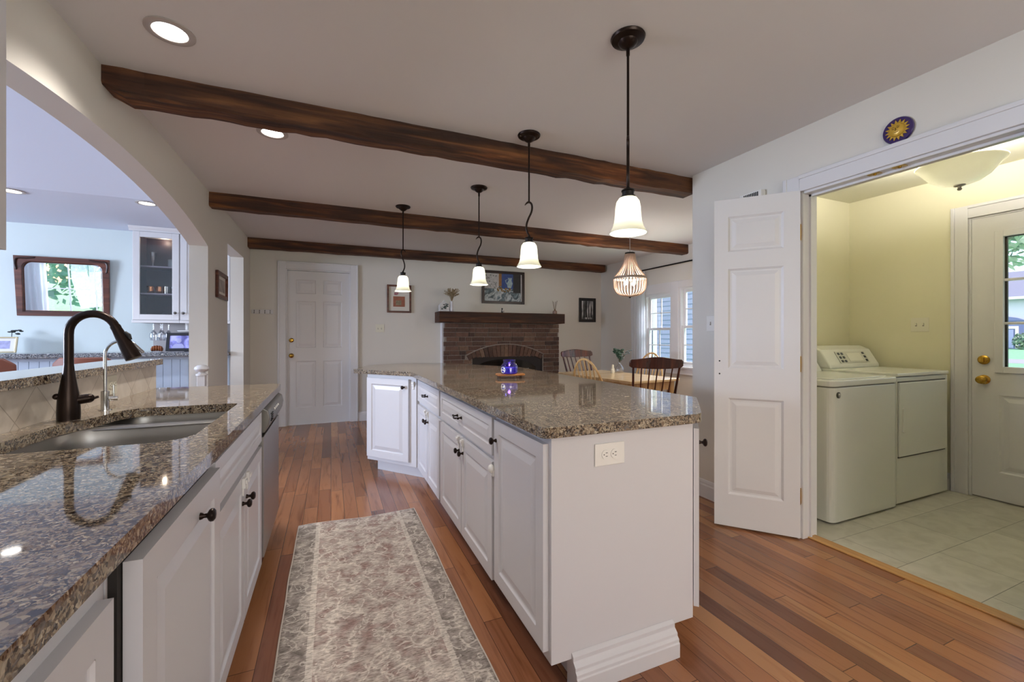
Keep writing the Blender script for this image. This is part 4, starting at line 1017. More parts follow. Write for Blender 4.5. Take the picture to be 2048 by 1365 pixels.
obj('painted_fruit', fr_, plain('fruit_paint', '#8a6a35', .6, noise=.6, scale=30), cv)
lf = MB(Mx)
for k in range(26): lf.sphere((rnd.uniform(-.30, -.12), rnd.uniform(-.02, .19), .0105), rnd.uniform(.006, .013), 6, (1.5, .6, .15))
obj('painted_leaves', lf, plain('leaf_paint', '#39423a', .6), cv)
# black and white forest photograph
Mx = frame((4.137, YB, 1.65), (1, 0, 0), (0, 0, 1))
root, iw, ih = frame_pic('framed_photograph', Mx, .34, .42, .05, M['frame_black'], 'black-framed black-and-white photo of a forest right of the fireplace', 'picture', .022)
m_, nt_, b_ = new_mat('forest_photo'); v_ = coords(nt_, (26, 26, 5)); n_ = N(nt_, 'ShaderNodeTexNoise', Scale=1.0, Detail=5.0); L(nt_, v_, n_.inputs['Vector'])
L(nt_, ramp(nt_, n_.outputs['Fac'], [(.38, (.02, .02, .02)), (.5, (.22, .22, .22)), (.62, (.7, .7, .7))]), b_.inputs['Base Color'])
ph = obj('photo', MB(Mx).box(-iw, iw, -ih, ih, .001, .006), m_, root)
tk = MB(Mx)
for a, w_ in ((-.02, .016), (.035, .010), (-.07, .008), (.075, .008), (-.045, .006)): tk.prism([(a - w_, -ih * .8), (a + w_, -ih * .8), (a + w_ * .6, ih), (a - w_ * .6, ih)], .006, .0066)
obj('tree_trunks', tk, plain('photo_black', '#141414', .5), ph)
# hook rail
root = thing('hook_rail', (-.82, YB, 1.51), 'short white wooden rail with four metal hooks on the back wall left of the door', 'hook rail')
Mh = frame((-.818, YB, 1.512), (1, 0, 0), (0, 0, 1))
obj('rail', MB(Mh).box(-.122, .122, -.028, .028, 0, .015), M['trim'], root, .004)
for k in range(4):
    u = -.09 + .06 * k
    obj('hook', MB(Mh).tube(catmull([(u, .015, .015), (u, .012, .03), (u, -.005, .034), (u, -.018, .030), (u, -.022, .042), (u, -.012, .048)], 4), .0032, 8).sphere((u, .016, .028), .006, 8), plain('dull_pewter', '#6f6a63', .4, .8), root)

# ------------------------------------------------------------------ fireplace
root = thing('fireplace', (2.5, 6.2, 0), 'brown brick fireplace with an arched soldier course and dark timber mantel on the back wall', 'fireplace')
bx0, bx1, byf = 1.545, 3.485, 6.20
ox0, ox1, oz = 1.985, 3.185, .872
obj('mortar', wall_holes(byf + .006, YB, bx0 + .004, bx1 - .004, 0, 1.395, [(ox0, ox1, 0, oz)], 'y'), M['mortar'], root)
mb = MB(); rnd = random.Random(11)
acx, ax = (1.887 + 3.192) / 2, (3.192 - 1.887) / 2; az0, az1 = .90, 1.066
R_ = (ax * ax + (az1 - az0) ** 2) / (2 * (az1 - az0)); zc_ = az1 - R_
def inarch(x, z): return (x - acx) ** 2 + (z - zc_) ** 2 < (R_ + .004) ** 2 and abs(x - acx) < ax + .015 and z > .89
course = .069; z = 1.385; row = 0
while z > -.05:
    x = bx0 - rnd.uniform(.0, .2) ; 
    while x < bx1:
        ln = rnd.choice((.205, .212, .198, .1)) if rnd.random() < .9 else .15
        a, b = max(x + .005, bx0), min(x + ln - .005, bx1)
        zb, zt = z - course + .008, z
        if b - a > .03:
            segs = [(a, b)]
            # cut away the arch and the firebox opening
            def blocked(q): return inarch(q, zt - .006) or (ox0 - .012 < q < ox1 + .012 and zb < oz)
            q = a; cur = None; segs = []
            while q < b:
                if not blocked(q) and not blocked(min(q + .01, b)):
                    if cur is None: cur = q
                else:
                    if cur is not None: segs.append((cur, q)); cur = None
                q += .01
            if cur is not None: segs.append((cur, b))
            for s0, s1 in segs:
                if s1 - s0 > .025:
                    d = rnd.uniform(-.005, .005); mb.box(s0, s1, byf - .004 + d, byf + .05, max(zb, 0.001) + rnd.uniform(-.0015, .0015), zt + rnd.uniform(-.0015, .0015))
        x += ln
    z -= course
# soldier arch
na = 19
for k in range(na):
    t = -1 + 2 * (k + .5) / na; th = math.asin(ax / R_) * t
    half = math.asin(ax / R_) / na * R_ - .006
    Ma_ = Matrix.Translation((acx, 0, zc_)) @ Matrix.Rotation(th, 4, 'Y')
    o_ = MB(Ma_); zlow = max(R_ - .195, min((oz - zc_) / math.cos(th), R_ - .09)); zhi = R_ - .006
    if True:
        p0 = Ma_ @ Vector((0, 0, zlow))
        pass
    o_.box(-half, half, byf - .016 + rnd.uniform(-.003, .003), byf + .05, zlow, zhi); mb.v += []; b_ = len(mb.v); mb.v += o_.v; mb.f += [tuple(i + b_ for i in f) for f in o_.f]; mb.s += o_.s
obj('brickwork', mb, M['brick'], root, .003)
ringp = [(acx + (R_ + .010) * math.sin(q), zc_ + (R_ + .010) * math.cos(q)) for q in [math.asin(ax / R_) * (-1.02 + 2.04 * i / 24) for i in range(25)]] + [(acx + (R_ - .004) * math.sin(q), zc_ + (R_ - .004) * math.cos(q)) for q in [math.asin(ax / R_) * (1.02 - 2.04 * i / 24) for i in range(25)]]
obj('arch_joint', MB(Matrix(((1, 0, 0, 0), (0, 0, 1, 0), (0, 1, 0, 0), (0, 0, 0, 1)))).prism(ringp, byf - .011, byf + .04), M['mortar'], root)
obj('side_return', MB().box(bx0 - .02, bx0 + .002, 6.25, YB, 0, 1.395), M['trim'], root)
# mantel timber
lp = []; rnd = random.Random(21)
for i in range(31):
    x = 1.44 + (3.515 - 1.44) * i / 30; j = lambda q=.003: rnd.uniform(-q, q)
    lp.append([(x, 6.052 + j(), 1.398 + j()), (x, 6.05 + j(), 1.405), (x, 6.05 + j(), 1.548), (x, 6.056, 1.555), (x, YB, 1.555), (x, YB, 1.396)])
obj('mantel', MB().loft(lp, True, True, False), M['mantel'], root)
fb = obj('firebox_insert', MB().box(ox0 + .002, ox1 - .002, 6.215, 6.24, .10, oz - .002).box(ox0 + .002, ox1 - .002, 6.205, 6.216, oz - .018, oz - .002).box(ox0 + .002, ox0 + .02, 6.205, 6.216, .1, oz - .018).box(ox1 - .02, ox1 - .002, 6.205, 6.216, .1, oz - .018), plain('dark_insert_metal', '#231c1c', .5, .3), root)
pts = [(ox0 + .12, .14), (ox1 - .12, .14), (ox1 - .12, .70)] + [(acx + (ax - .17) * math.cos(PI * k / 20), .70 + .135 * math.sin(PI * k / 20)) for k in range(1, 20)] + [(ox0 + .12, .70)]
obj('glass_door', MB(Matrix(((1, 0, 0, 0), (0, 0, 1, 0), (0, 1, 0, 0), (0, 0, 0, 1)))).prism(pts, 6.208, 6.215), plain('black_fire_glass', '#07070a', .12), fb)
wm_ = MB()
for k, (u, h) in enumerate(((2.80, .020), (2.83, .020), (2.86, .020), (2.89, .020), (2.92, .020))): wm_.box(u, u + .020, 6.2045, 6.208, .655, .661).box(u, u + .004, 6.2045, 6.208, .661, .678).box(u + .006, u + .018, 6.2045, 6.208, .672, .677)
obj('maker_mark', wm_, plain('worn_white_mark', '#a9a9ad', .6), fb)
obj('hearth', MB().box(bx0 - .05, bx1 + .05, 5.75, byf - .01, .0, .04), M['brick'], root)
# mantel ornaments
root = thing('house_ornament', (1.527, 6.14, 1.555), 'small white house-shaped ornament with a green sprig, left end of the mantel', 'ornament')
mb = MB(Matrix(((1, 0, 0, 0), (0, 0, 1, 0), (0, 1, 0, 0), (0, 0, 0, 1)))).prism([(1.455, 1.5555), (1.60, 1.5555), (1.60, 1.645), (1.527, 1.725), (1.455, 1.645)], 6.12, 6.165)
obj('house_block', mb, plain('white_paint_block', '#d5d3d3', .6), root, .003)
sg = MB(); rnd = random.Random(2)
for k in range(14): sg.sphere((1.535 + rnd.uniform(-.045, .045), 6.118, 1.625 + rnd.uniform(-.035, .04)), .011, 8, (1.5, .25, .7))
sg.tube([(1.47, 6.117, 1.615), (1.57, 6.117, 1.63)], .003, 6)
obj('green_sprig', sg, plain('dark_sage', '#47524f', .7), root)
root = thing('bud_vase', (1.648, 6.15, 1.555), 'slim white vase of dried grasses on the mantel', 'vase')
obj('vase', MB().lathe([(.024, 1.5555), (.032, 1.565), (.034, 1.60), (.026, 1.66), (.021, 1.70), (.024, 1.712), (.020, 1.711), (.017, 1.69)], (1.648, 6.15, 0), 24), plain('white_ceramic', '#d9d7da', .3), root)
gr = MB(); rnd = random.Random(4)
for k in range(95):
    a = rnd.uniform(0, 2 * PI); sp_ = rnd.uniform(.02, .125); h = rnd.uniform(.12, .21)
    p0 = Vector((1.648, 6.15, 1.70)); p2 = p0 + Vector((math.cos(a) * sp_, math.sin(a) * sp_ * .6, h)); p1 = p0.lerp(p2, .5) + Vector((-math.cos(a) * .02, 0, .02))
    gr.tube(catmull([p0, p1, p2], 3), [.0012] * 5 + [.0035, .0008], 4)
    for q in range(3): gr.sphere(p1.lerp(p2, .3 + .3 * q), .0055, 6, (.8, .8, 1.7))
obj('dried_grass', gr, plain('dried_grass_tan', '#9a8666', .9, noise=.3), root)
root = thing('figurine', (2.452, 6.15, 1.555), 'tiny dark and white figurine in the middle of the mantel', 'figurine')
obj('figure', MB().lathe([(.016, 1.5555), (.014, 1.575), (.009, 1.60), (.006, 1.608)], (2.452, 6.15, 0), 12).sphere((2.452, 6.15, 1.62), .013, 12).tube([(2.452, 6.15, 1.60), (2.476, 6.148, 1.588), (2.478, 6.148, 1.565)], .004, 6), plain('dark_figure', '#2e2c30', .5), root)
obj('white_patch', MB().sphere((2.456, 6.134, 1.59), .010, 8, (.8, .5, 1.3)), M['white'], root)
root = thing('reed_diffuser', (3.385, 6.15, 1.555), 'small amber reed diffuser bottle with sticks at the right end of the mantel', 'reed diffuser')
obj('bottle', MB().lathe([(.034, 1.5555), (.036, 1.565), (.034, 1.605), (.012, 1.62), (.012, 1.64), (.008, 1.64)], (3.385, 6.15, 0), 18), plain('amber_liquid_bottle', '#8a6a58', .15), root)
rd = MB()
for k in range(7): a = 2 * PI * k / 7; rd.tube([(3.385, 6.15, 1.58), (3.385 + .045 * math.cos(a), 6.15 + .03 * math.sin(a), 1.775 - .01 * (k % 3))], .0022, 5)
obj('reeds', rd, plain('reed_tan', '#7d6c58', .8), root)
# ------------------------------------------------------------------ dining furniture
TR = math.radians(6)
root = thing('dining_table', (2.76, 3.44, 0), 'pale wooden dining table beyond the island', 'table', rz=TR)
tw, tl = .73, 1.28
obj('tabletop', MB().prism(round_poly([(0, 0), (tw, 0), (tw, tl), (0, tl)], .04, 5), .712, .74), M['table_wood'], root, .005, local=True)
obj('apron', MB().box(.06, tw - .06, .06, .08, .62, .712).box(.06, tw - .06, tl - .08, tl - .06, .62, .712).box(.06, .08, .08, tl - .08, .62, .712).box(tw - .08, tw - .06, .08, tl - .08, .62, .712), M['light_wood'], root, local=True)
for a, b in ((.09, .10), (tw - .07, .08), (.08, tl - .34), (tw - .08, tl - .34)):
        obj('leg', MB().box(a - .028, a + .028, b - .028, b + .028, 0, .711), M['light_wood'], root, .006, local=True)
def chair_legs(root, mat, zs=.43):
    for sx in (-1, 1):
        for sy in (-1, 1):
            obj('leg', MB().tube([(sx * .21, sy * .20, 0), (sx * .185, sy * .175, .18), (sx * .15, sy * .14, zs)], [.011, .019, .014], 10), mat, root, local=True)
    obj('stretcher', MB().tube([(-.19, -.18, .17), (-.19, 0, .17), (-.19, .18, .17)], [.008, .013, .008], 8).tube([(.19, -.18, .17), (.19, 0, .17), (.19, .18, .17)], [.008, .013, .008], 8).tube([(-.19, 0, .17), (.19, 0, .17)], .010, 8), mat, root, local=True)
def crest_chair(label):
    # back along -y, seat facing +y
    root = thing('dining_chair', (0, 0, 0), label, 'chair', 'dark spindle-back chairs at the dining table'); mt = M['dark_wood']
    pts = round_poly([(-.21, -.20), (.21, -.20), (.24, .21), (-.24, .21)], [.06, .06, .09, .09], 5)
    obj('seat', MB().prism(pts, .43, .462), mt, root, .010, 3, local=True)
    chair_legs(root, mt)
    def bk(x, h):   # back curve
        return Vector((x * (1 + .12 * h), -.17 - .13 * h - .035 * (1 - (x / .24) ** 2) * (h > .5), .462 + .40 * h))
    crest = []
    for k in range(25):
        x = -.24 + .48 * k / 24; q = x / .24
        yb = -.30 - .045 * (1 - q * q); zt = 1.0 + .012 * math.cos(q * PI * 1.0) - (.018 if abs(q) > .95 else 0); zb_ = .905 + .012 * q * q + (.012 if abs(q) > .95 else 0)
        crest.append([(x, yb - .011, zb_), (x, yb + .011, zb_), (x, yb + .002, zt), (x, yb - .018, zt)])
    obj('crest_rail', MB().loft(crest, True, True, True), mt, root, .005, local=True)
    for k in range(7):
        x = -.19 + .38 * k / 6; q = x / .24; r = .011 if k in (0, 6) else .0065
        top = Vector((x * 1.08, -.30 - .045 * (1 - (x * 1.08 / .24) ** 2), .915)); bot = Vector((x * .92, -.175, .455))
        obj('spindle', MB().tube([bot, bot.lerp(top, .3), bot.lerp(top, .65), top], [r * .9, r * 1.35, r, r * .9], 8), mt, root, local=True)
    return root
def bow_chair(label):
    root = thing('dining_chair', (0, 0, 0), label, 'chair', 'pale bow-back chairs at the dining table'); mt = M['light_wood']
    pts = round_poly([(-.20, -.19), (.20, -.19), (.23, .21), (-.23, .21)], [.10, .10, .09, .09], 5)
    obj('seat', MB().prism(pts, .43, .462), mt, root, .010, 3, local=True)
    chair_legs(root, mt)
    bow = []
    for k in range(25):
        a = PI * k / 24; h = math.sin(a) ** .8; x = -.20 * math.cos(a)
        bow.append((x, -.16 - .14 * h, .462 + .505 * h))
    obj('bow', MB().tube(bow, .0115, 10), mt, root, local=True)
    for k in range(7):
        x = -.135 + .27 * k / 6; h = math.sin(math.acos(min(1, abs(x) * 1.12 / .20))) ** .8
        obj('spindle', MB().tube([(x * .85, -.155, .455), (x * .95, -.155 - .06 * h, .455 + .22 * h), (x * 1.12, -.16 - .14 * h, .455 + .505 * h)], [.006, .0085, .0055], 8), mt, root, local=True)
    return root
d1 = crest_chair('dark cherry spindle-back dining chair at the near end of the table, largest in view')
d1.location = (2.80, 3.27, 0); d1.rotation_euler = (0, 0, -.42)
d2 = copy_tree(d1); d2['label'] = 'dark cherry spindle-back dining chair at the far end of the table, next to the fireplace'
d2.location = (3.16, 4.70, 0); d2.rotation_euler = (0, 0, PI + .12); d2.scale = (1.12, 1.12, 1.0)
b1 = bow_chair('pale bow-back dining chair tucked in at the side of the table nearest the island')
b1.location = (2.60, 3.72, 0); b1.rotation_euler = (0, 0, -1.22)
b2 = copy_tree(b1); b2['label'] = 'pale bow-back dining chair on the window side of the table'
b2.location = (3.69, 4.42, 0); b2.rotation_euler = (0, 0, PI / 2 + .35)
# vase with eucalyptus and two small shakers
root = thing('glass_vase', (3.31, 4.35, .74), 'clear glass bud vase holding eucalyptus on the dining table', 'vase')
vx, vy = 3.31, 4.35
obj('vase', MB().lathe([(.030, .7405), (.052, .75), (.058, .775), (.045, .81), (.018, .845), (.014, .87), (.020, .885), (.018, .885), (.012, .87), (.016, .845), (.043, .81), (.055, .775), (.048, .752)], (vx, vy, 0), 24), M['clear'], root)
lv = MB(); rnd = random.Random(9); stm = MB()
def branch(tip, n, mb, size):
    p0 = Vector((vx, vy, .86)); p1 = Vector(tip); c_ = catmull([p0, p0.lerp(p1, .5) + Vector((0, 0, .04)), p1], 6)
    stm.tube(c_, .0022, 5)
    for k in range(n):
        p = c_[int((.3 + .7 * k / n) * (len(c_) - 1))]; a = rnd.uniform(0, 2 * PI)
        dvec = Vector((math.cos(a), math.sin(a), rnd.uniform(-.3, .6))).normalized()
        c2 = p + dvec * size; mb.sphere(c2, size, 8, (1, .85, .35 + .4 * rnd.random()))
lg = MB(); lp2 = MB()
for k in range(6): branch((vx - .02 + rnd.uniform(-.05, .05), vy + rnd.uniform(-.04, .04), 1.02 + rnd.uniform(-.05, .05)), 13, lg, .020)
for k in range(3): branch((vx + .13 + rnd.uniform(-.03, .05), vy - .02, .98 + rnd.uniform(-.03, .05)), 9, lp2, .013)
obj('stem', stm, plain('stem_brown', '#4f4a35', .7), root)
obj('dark_foliage', lg, plain('dark_green_leaf', '#2f4a3a', .5, noise=.3), root)
obj('silver_foliage', lp2, plain('silver_green_leaf', '#76868a', .6), root)
for k, (sx, sy) in enumerate(((3.215, 4.36), (3.165, 4.30))):
    root = thing('table_shaker', (sx, sy, .74), ['pale bird-shaped shaker on the dining table beside the glass vase', 'pale shaker on the dining table, farther from the glass vase'][k], 'shaker')
    obj('shaker', MB().lathe([(.022, .7405), (.027, .75), (.024, .785), (.014, .81), (.016, .83), (.010, .842), (0, .844)] if k == 0 else [(.02, .7405), (.022, .75), (.018, .78), (.012, .79), (0, .795)], (sx, sy, 0), 16), plain('cream_ceramic', '#dcd2b8', .35), root)
# curtain rod and sheer curtain
root = thing('curtain_rod', (XR - .10, 4.3, 2.185), 'thin dark curtain rod above the dining windows', 'curtain rod')
obj('rod', MB().tube([(XR - .10, 3.55, 2.185), (XR - .10, 5.30, 2.185)], .010, 10).sphere((XR - .10, 5.31, 2.185), .016, 10), M['blackmetal'], root)
for q in (5.24, 3.70): obj('bracket', MB().tube([(XR, q, 2.17), (XR - .05, q, 2.175), (XR - .10, q, 2.172)], .006, 8), M['blackmetal'], root)
vs = []; fs = []; n, mrows = 90, 24
for j in range(mrows + 1):
    for i in range(n + 1):
        t = i / n; q = j / mrows; y = 5.10 + (.30 + .05 * (1 - q)) * t
        vs.append((XR - .085 + .024 * math.sin(t * 34) * (.6 + .4 * q), y, 2.172 - 2.15 * q))
for j in range(mrows):
    for i in range(n): a = j * (n + 1) + i; fs.append((a, a + 1, a + n + 2, a + n + 1))
m_ = bpy.data.materials.new('sheer_fabric'); m_.use_nodes = True; nt_ = m_.node_tree; nt_.nodes.clear()
o1 = N(nt_, 'ShaderNodeOutputMaterial'); df = N(nt_, 'ShaderNodeBsdfDiffuse'); df.inputs['Color'].default_value = (.80, .81, .83, 1); tl = N(nt_, 'ShaderNodeBsdfTranslucent'); tl.inputs['Color'].default_value = (.85, .87, .92, 1); tp = N(nt_, 'ShaderNodeBsdfTransparent')
a1 = N(nt_, 'ShaderNodeMixShader'); a1.inputs[0].default_value = .5; a2 = N(nt_, 'ShaderNodeMixShader'); a2.inputs[0].default_value = .18
L(nt_, df.outputs[0], a1.inputs[1]); L(nt_, tl.outputs[0], a1.inputs[2]); L(nt_, a1.outputs[0], a2.inputs[1]); L(nt_, tp.outputs[0], a2.inputs[2]); L(nt_, a2.outputs[0], o1.inputs['Surface'])
mb = MB(); mb.add(vs, fs, True); tag(obj('curtain', mb, m_, recalc=False), 'sheer white curtain drawn to the far side of the dining windows', 'curtain')
def drape(name, x0, x1, y, z0, z1, label, folds=7):
    vs = []; fs = []; n = 70
    for j in (0, 1):
        for i in range(n + 1):
            t = i / n; vs.append((x0 + (x1 - x0) * t, y + .03 * math.sin(t * folds * 2 * PI), z0 if j else z1))
    for i in range(n): fs.append((i, i + 1, n + 2 + i, n + 1 + i))
    mb = MB(); mb.add(vs, fs, True); tag(obj(name, mb, m_, recalc=False), label, 'curtain', 'blue room curtains seen in the mirror')
drape('curtain', -6.40, -5.72, .07, .05, 2.35, 'white curtain seen in the mirror, left of the reflected window')
drape('curtain', -4.66, -4.25, .07, .05, 2.35, 'white curtain seen in the mirror, right of the reflected window', 5)

# ------------------------------------------------------------------ laundry
def round_box(mb, x0, x1, y0, y1, z0, z1, r):
    return mb.prism(round_poly([(x0, y0), (x1, y0), (x1, y1), (x0, y1)], [r, r, .01, .01], 6), z0, z1)
root = thing('washing_machine', (3.275, 2.02, 0), 'white top-loading washing machine in the laundry, nearer the doorway', 'washing machine')
obj('body', round_box(MB(), 2.905, 3.645, 1.672, 2.36, .012, .868, .05), M['enamel'], root, .004)
obj('top', round_box(MB(), 2.903, 3.647, 1.668, 2.36, .874, .915, .055), M['enamel'], root, .008, 3)
obj('seam', round_box(MB(), 2.912, 3.638, 1.680, 2.36, .867, .875, .045), plain('grey_seam', '#6d6a5e', .6), root)
obj('lid', MB().prism(round_poly([(2.97, 1.70), (3.58, 1.70), (3.58, 2.13), (2.97, 2.13)], .04, 5), .914, .922), M['enamel'], root, .004)
obj('console', MB(Matrix(((0, 0, 1, 0), (1, 0, 0, 0), (0, 1, 0, 0), (0, 0, 0, 1)))).prism([(2.16, .912), (2.36, .912), (2.36, 1.10), (2.27, 1.10)], 2.91, 3.64), M['enamel'], root, .015, 3)
bd_ = obj('badge', MB(frame((2.965, 1.672, .822), (1, 0, 0), (0, 0, 1))).lathe([(0, 0), (.020, 0), (.020, .004), (.015, .006), (0, .006)], (0, 0, 0), 20), plain('badge_grey', '#55524c', .3, .6), root)
sq = MB(frame((2.965, 1.672, .822), (1, 0, 0), (0, 0, 1)))
sq.tube([(-.010, .006, .007), (-.003, .009, .007), (.008, .006, .007)], .0022, 6).tube([(-.010, -.002, .007), (0, .002, .007), (.010, -.003, .007)], .0022, 6).tube([(-.006, -.010, .007), (.006, -.009, .007)], .002, 6)
obj('badge_mark', sq, M['white'], bd_)
root = thing('clothes_dryer', (4.01, 2.03, 0), 'white front-loading dryer with a keypad console, beside the exterior door', 'dryer')
obj('body', MB().box(3.660, 4.352, 1.690, 2.36, .012, .905), M['enamel'], root, .006)
obj('top', MB().box(3.658, 4.354, 1.683, 2.36, .909, .934), M['enamel'], root, .006, 3)
obj('door', MB().box(3.672, 4.31, 1.676, 1.690, .345, .868), M['enamel'], root, .008, 3)
obj('door_gap', MB().box(3.672, 4.30, 1.684, 1.691, .868, .876).box(3.672, 4.30, 1.684, 1.691, .336, .344), plain('dark_seam', '#4b4940', .6), root)
obj('hinge_slot', MB().box(4.325, 4.332, 1.687, 1.691, .78, .85).box(4.325, 4.332, 1.687, 1.691, .40, .46), plain('hinge_grey', '#77756c', .5), root)
obj('door_handle', MB(Matrix(((1, 0, 0, 0), (0, 0, 1, 0), (0, 1, 0, 0), (0, 0, 0, 1)))).prism(round_poly([(3.70, .515), (3.732, .515), (3.732, .69), (3.70, .69)], .015, 5), 1.668, 1.678), M['enamel'], root, .003)
CM = Matrix(((0, 0, 1, 0), (1, 0, 0, 0), (0, 1, 0, 0), (0, 0, 0, 1)))
con = obj('console', MB(CM).prism([(2.12, .932), (2.36, .932), (2.36, 1.115), (2.27, 1.115), (2.20, 1.085), (2.13, .965)], 3.665, 4.35), M['enamel'], root, .018, 3)
nrm = Vector((0, -.12, .07)).normalized(); up = Vector((0, .07, .12)).normalized()
Mcn = frame((4.02, 2.1605, 1.0185), (1, 0, 0), tuple(up))
kp = obj('control_plate', MB(Mcn).box(-.20, .20, -.050, .055, .001, .004), plain('plate_grey', '#c3c2b8', .4), con)
dk = plain('keypad_grey', '#4b4d4f', .5)
for a in range(2):
    for b in range(3):
        obj('button', MB(Mcn).prism(round_poly([(-.165 + a * .045 - .013, -.034 + b * .034 - .010), (-.165 + a * .045 + .013, -.034 + b * .034 - .010), (-.165 + a * .045 + .013, -.034 + b * .034 + .010), (-.165 + a * .045 - .013, -.034 + b * .034 + .010)], .006, 3), .004, .007), dk, kp)
for b in range(3): obj('button', MB(Mcn).box(.158, .184, -.040 + b * .034, -.022 + b * .034, .004, .007), dk, kp)
obj('display_panel', MB(Mcn).box(-.062, .125, -.036, .038, .004, .0055), plain('display_cream', '#d8d7cb', .3), kp)
# ceiling lamp
lx, ly, lz = 3.54, 1.32, 2.255
root = thing('ceiling_lamp', (lx, ly, lz), 'frosted bowl ceiling lamp with a small metal finial in the laundry', 'ceiling lamp')
obj('pan', MB().lathe([(.10, ZC), (.10, ZC - .02), (.02, ZC - .03)], (lx, ly, 0), 28), M['steel'], root)
obj('stem', MB().tube([(lx, ly, ZC - .02), (lx, ly, lz - .13)], .006, 8), M['steel'], root)
for k in range(3):
    a = 2 * PI * k / 3 - .3
    obj('clip', MB().tube([(lx + .09 * math.cos(a), ly + .09 * math.sin(a), ZC - .02), (lx + .17 * math.cos(a), ly + .17 * math.sin(a), lz + .035), (lx + .192 * math.cos(a), ly + .192 * math.sin(a), lz - .002)], .004, 8), M['steel'], root)
obj('glass_bowl', MB().lathe([(.202, lz), (.200, lz - .008), (.185, lz - .020), (.165, lz - .045), (.135, lz - .085), (.095, lz - .115), (.05, lz - .13), (.012, lz - .134), (.012, lz - .129), (.05, lz - .125), (.092, lz - .110), (.130, lz - .081), (.160, lz - .042), (.181, lz - .016), (.197, lz - .003)], (lx, ly, 0), 44, False), shade_mat('alabaster_bowl_glass', .16), root)
obj('finial', MB().lathe([(.028, lz - .131), (.026, lz - .138), (.010, lz - .142), (.008, lz - .150), (.012, lz - .156), (.008, lz - .164), (0, lz - .166)], (lx, ly, 0), 18), M['steel'], root)
gb = emit('laundry_bulb', (1, .93, .80), 8)
for k, (dx, dy) in enumerate(((.08, -.03), (-.07, .04))):
    obj('bulb', MB().sphere((lx + dx, ly + dy, lz - .005), .027, 14), gb, root)
light('laundry_lamp', 'POINT', (lx + .02, ly, lz + .0), 56, (1, .95, .88), .07)

# ------------------------------------------------------------------ blue room
ZB = 1.018
struct('wall_bar_front', MB().box(-6.5, -1.09, 6.03, 6.08, 0, .966), M['trim'])
bb = MB()
for k in range(66): bb.box(-6.4 + k * .08, -6.4 + k * .08 + .0775, 6.016, 6.03, .09, .93)
bb.box(-6.5, -1.09, 6.012, 6.03, .93, .966).box(-6.5, -1.09, 6.012, 6.03, 0, .09)
o = obj('beadboard_panel', bb, plain('pale_blue_grey_beadboard', '#b9c6d6', .5), None, .003); tag(o, 'pale blue-grey beadboard under the long granite bar in the blue room', 'panelling')
o = obj('bar_worktop', MB().box(-6.5, -1.095, 5.86, YB, .968, ZB), M['granite_b'], None, .010, 3); tag(o, 'long grey granite bar top along the blue wall', 'worktop')
# mirror, tilted slightly forward
root = thing('wall_mirror', (-2.74, YB, 1.42), 'wide wooden mirror with arched corners on the pale blue wall', 'mirror')
Mm = frame((-2.742, YB - .01, 1.745), (1, 0, 0), (0, 0, 1)) @ Matrix.Rotation(math.radians(3.4), 4, 'X')
mw, mh = .388, .325
def arch_outline(w, h, drop, top_lift, n=12):
    P = [(-w, -h), (w, -h), (w, h - drop)]
    for k in range(1, n): a = PI / 2 * k / n; P.append((w - drop * .9 + drop * .9 * math.cos(a), h - drop + drop * math.sin(a) * .9))
    for k in range(0, n + 1): t = 1 - 2 * k / n; P.append(((w - drop * .9) * t, h - drop * .1 + top_lift * (1 - t * t)))
    for k in range(1, n): a = PI / 2 + PI / 2 * k / n; P.append((-(w - drop * .9) + drop * .9 * math.cos(a), h - drop + drop * math.sin(a) * .9))
    P.append((-w, h - drop)); return P
inn = arch_outline(mw - .052, mh - .045, .09, .0)
outp = [(-mw - .012, -mh + .0), (mw - .0, -mh), (mw + .012, mh), (-mw - .012, mh)]
fm = slab_with_hole([(-mw, -mh), (mw, -mh), (mw + .012, mh), (-mw - .012, mh)], inn, 0, .028); fm2 = MB(); fm2.v = [Mm @ Vector(p) for p in fm.v]; fm2.f = fm.f; fm2.s = fm.s
obj('frame', fm2, M['red_wood'], root, .004)
gi = arch_outline(mw - .050, mh - .043, .09, .0); gb_ = [(p[0] * .95, p[1] * .94) for p in gi]
mg = MB(Mm); mg.loft([[(p[0], p[1], .006) for p in gi], [(p[0], p[1], .0115) for p in gb_]], True, True, False)
obj('glass', mg, M['mirror'], root)
for s in (-1, 1):
    cr = MB(Mm)
    cr.tube(catmull([(s * .375, .17, .028), (s * .385, .25, .032), (s * .365, .295, .032), (s * .30, .30, .030), (s * .22, .312, .028)], 6), [.003] + [.009] * 23 + [.003], 8)
    obj('corner_carving', cr, plain('dark_carving', '#2a130e', .4), root)
# glass-door wall cabinet and its neighbour
yc0 = 6.02
wp = M['trim']; din = plain('dark_cabinet_interior', '#43353c', .5)
root = thing('glass_cabinet', (-1.82, 6.18, 1.37), 'white wall cabinet with a glass door showing barware, in the blue room', 'cabinet')
x0, x1, z0, z1 = -2.035, -1.605, 1.375, 2.375
obj('body', MB().box(x0, x0 + .02, yc0, YB, z0, z1).box(x1 - .02, x1, yc0, YB, z0, z1).box(x0 + .02, x1 - .02, yc0, YB, z1 - .02, z1).box(x0 + .02, x1 - .02, yc0, YB, z0, z0 + .02), wp, root)
obj('back_panel', MB().box(x0 + .02, x1 - .02, YB - .02, YB, z0 + .02, z1 - .02), din, root)
obj('inner_lining', MB().box(x0 + .02, x0 + .024, yc0 + .005, YB - .02, z0 + .02, z1 - .02).box(x1 - .024, x1 - .02, yc0 + .005, YB - .02, z0 + .02, z1 - .02), din, root)
for q in (1.67, 1.98): obj('shelf', MB().box(x0 + .024, x1 - .024, yc0 + .03, YB - .02, q, q + .016), plain('shelf_grey', '#7c7480', .5), root)
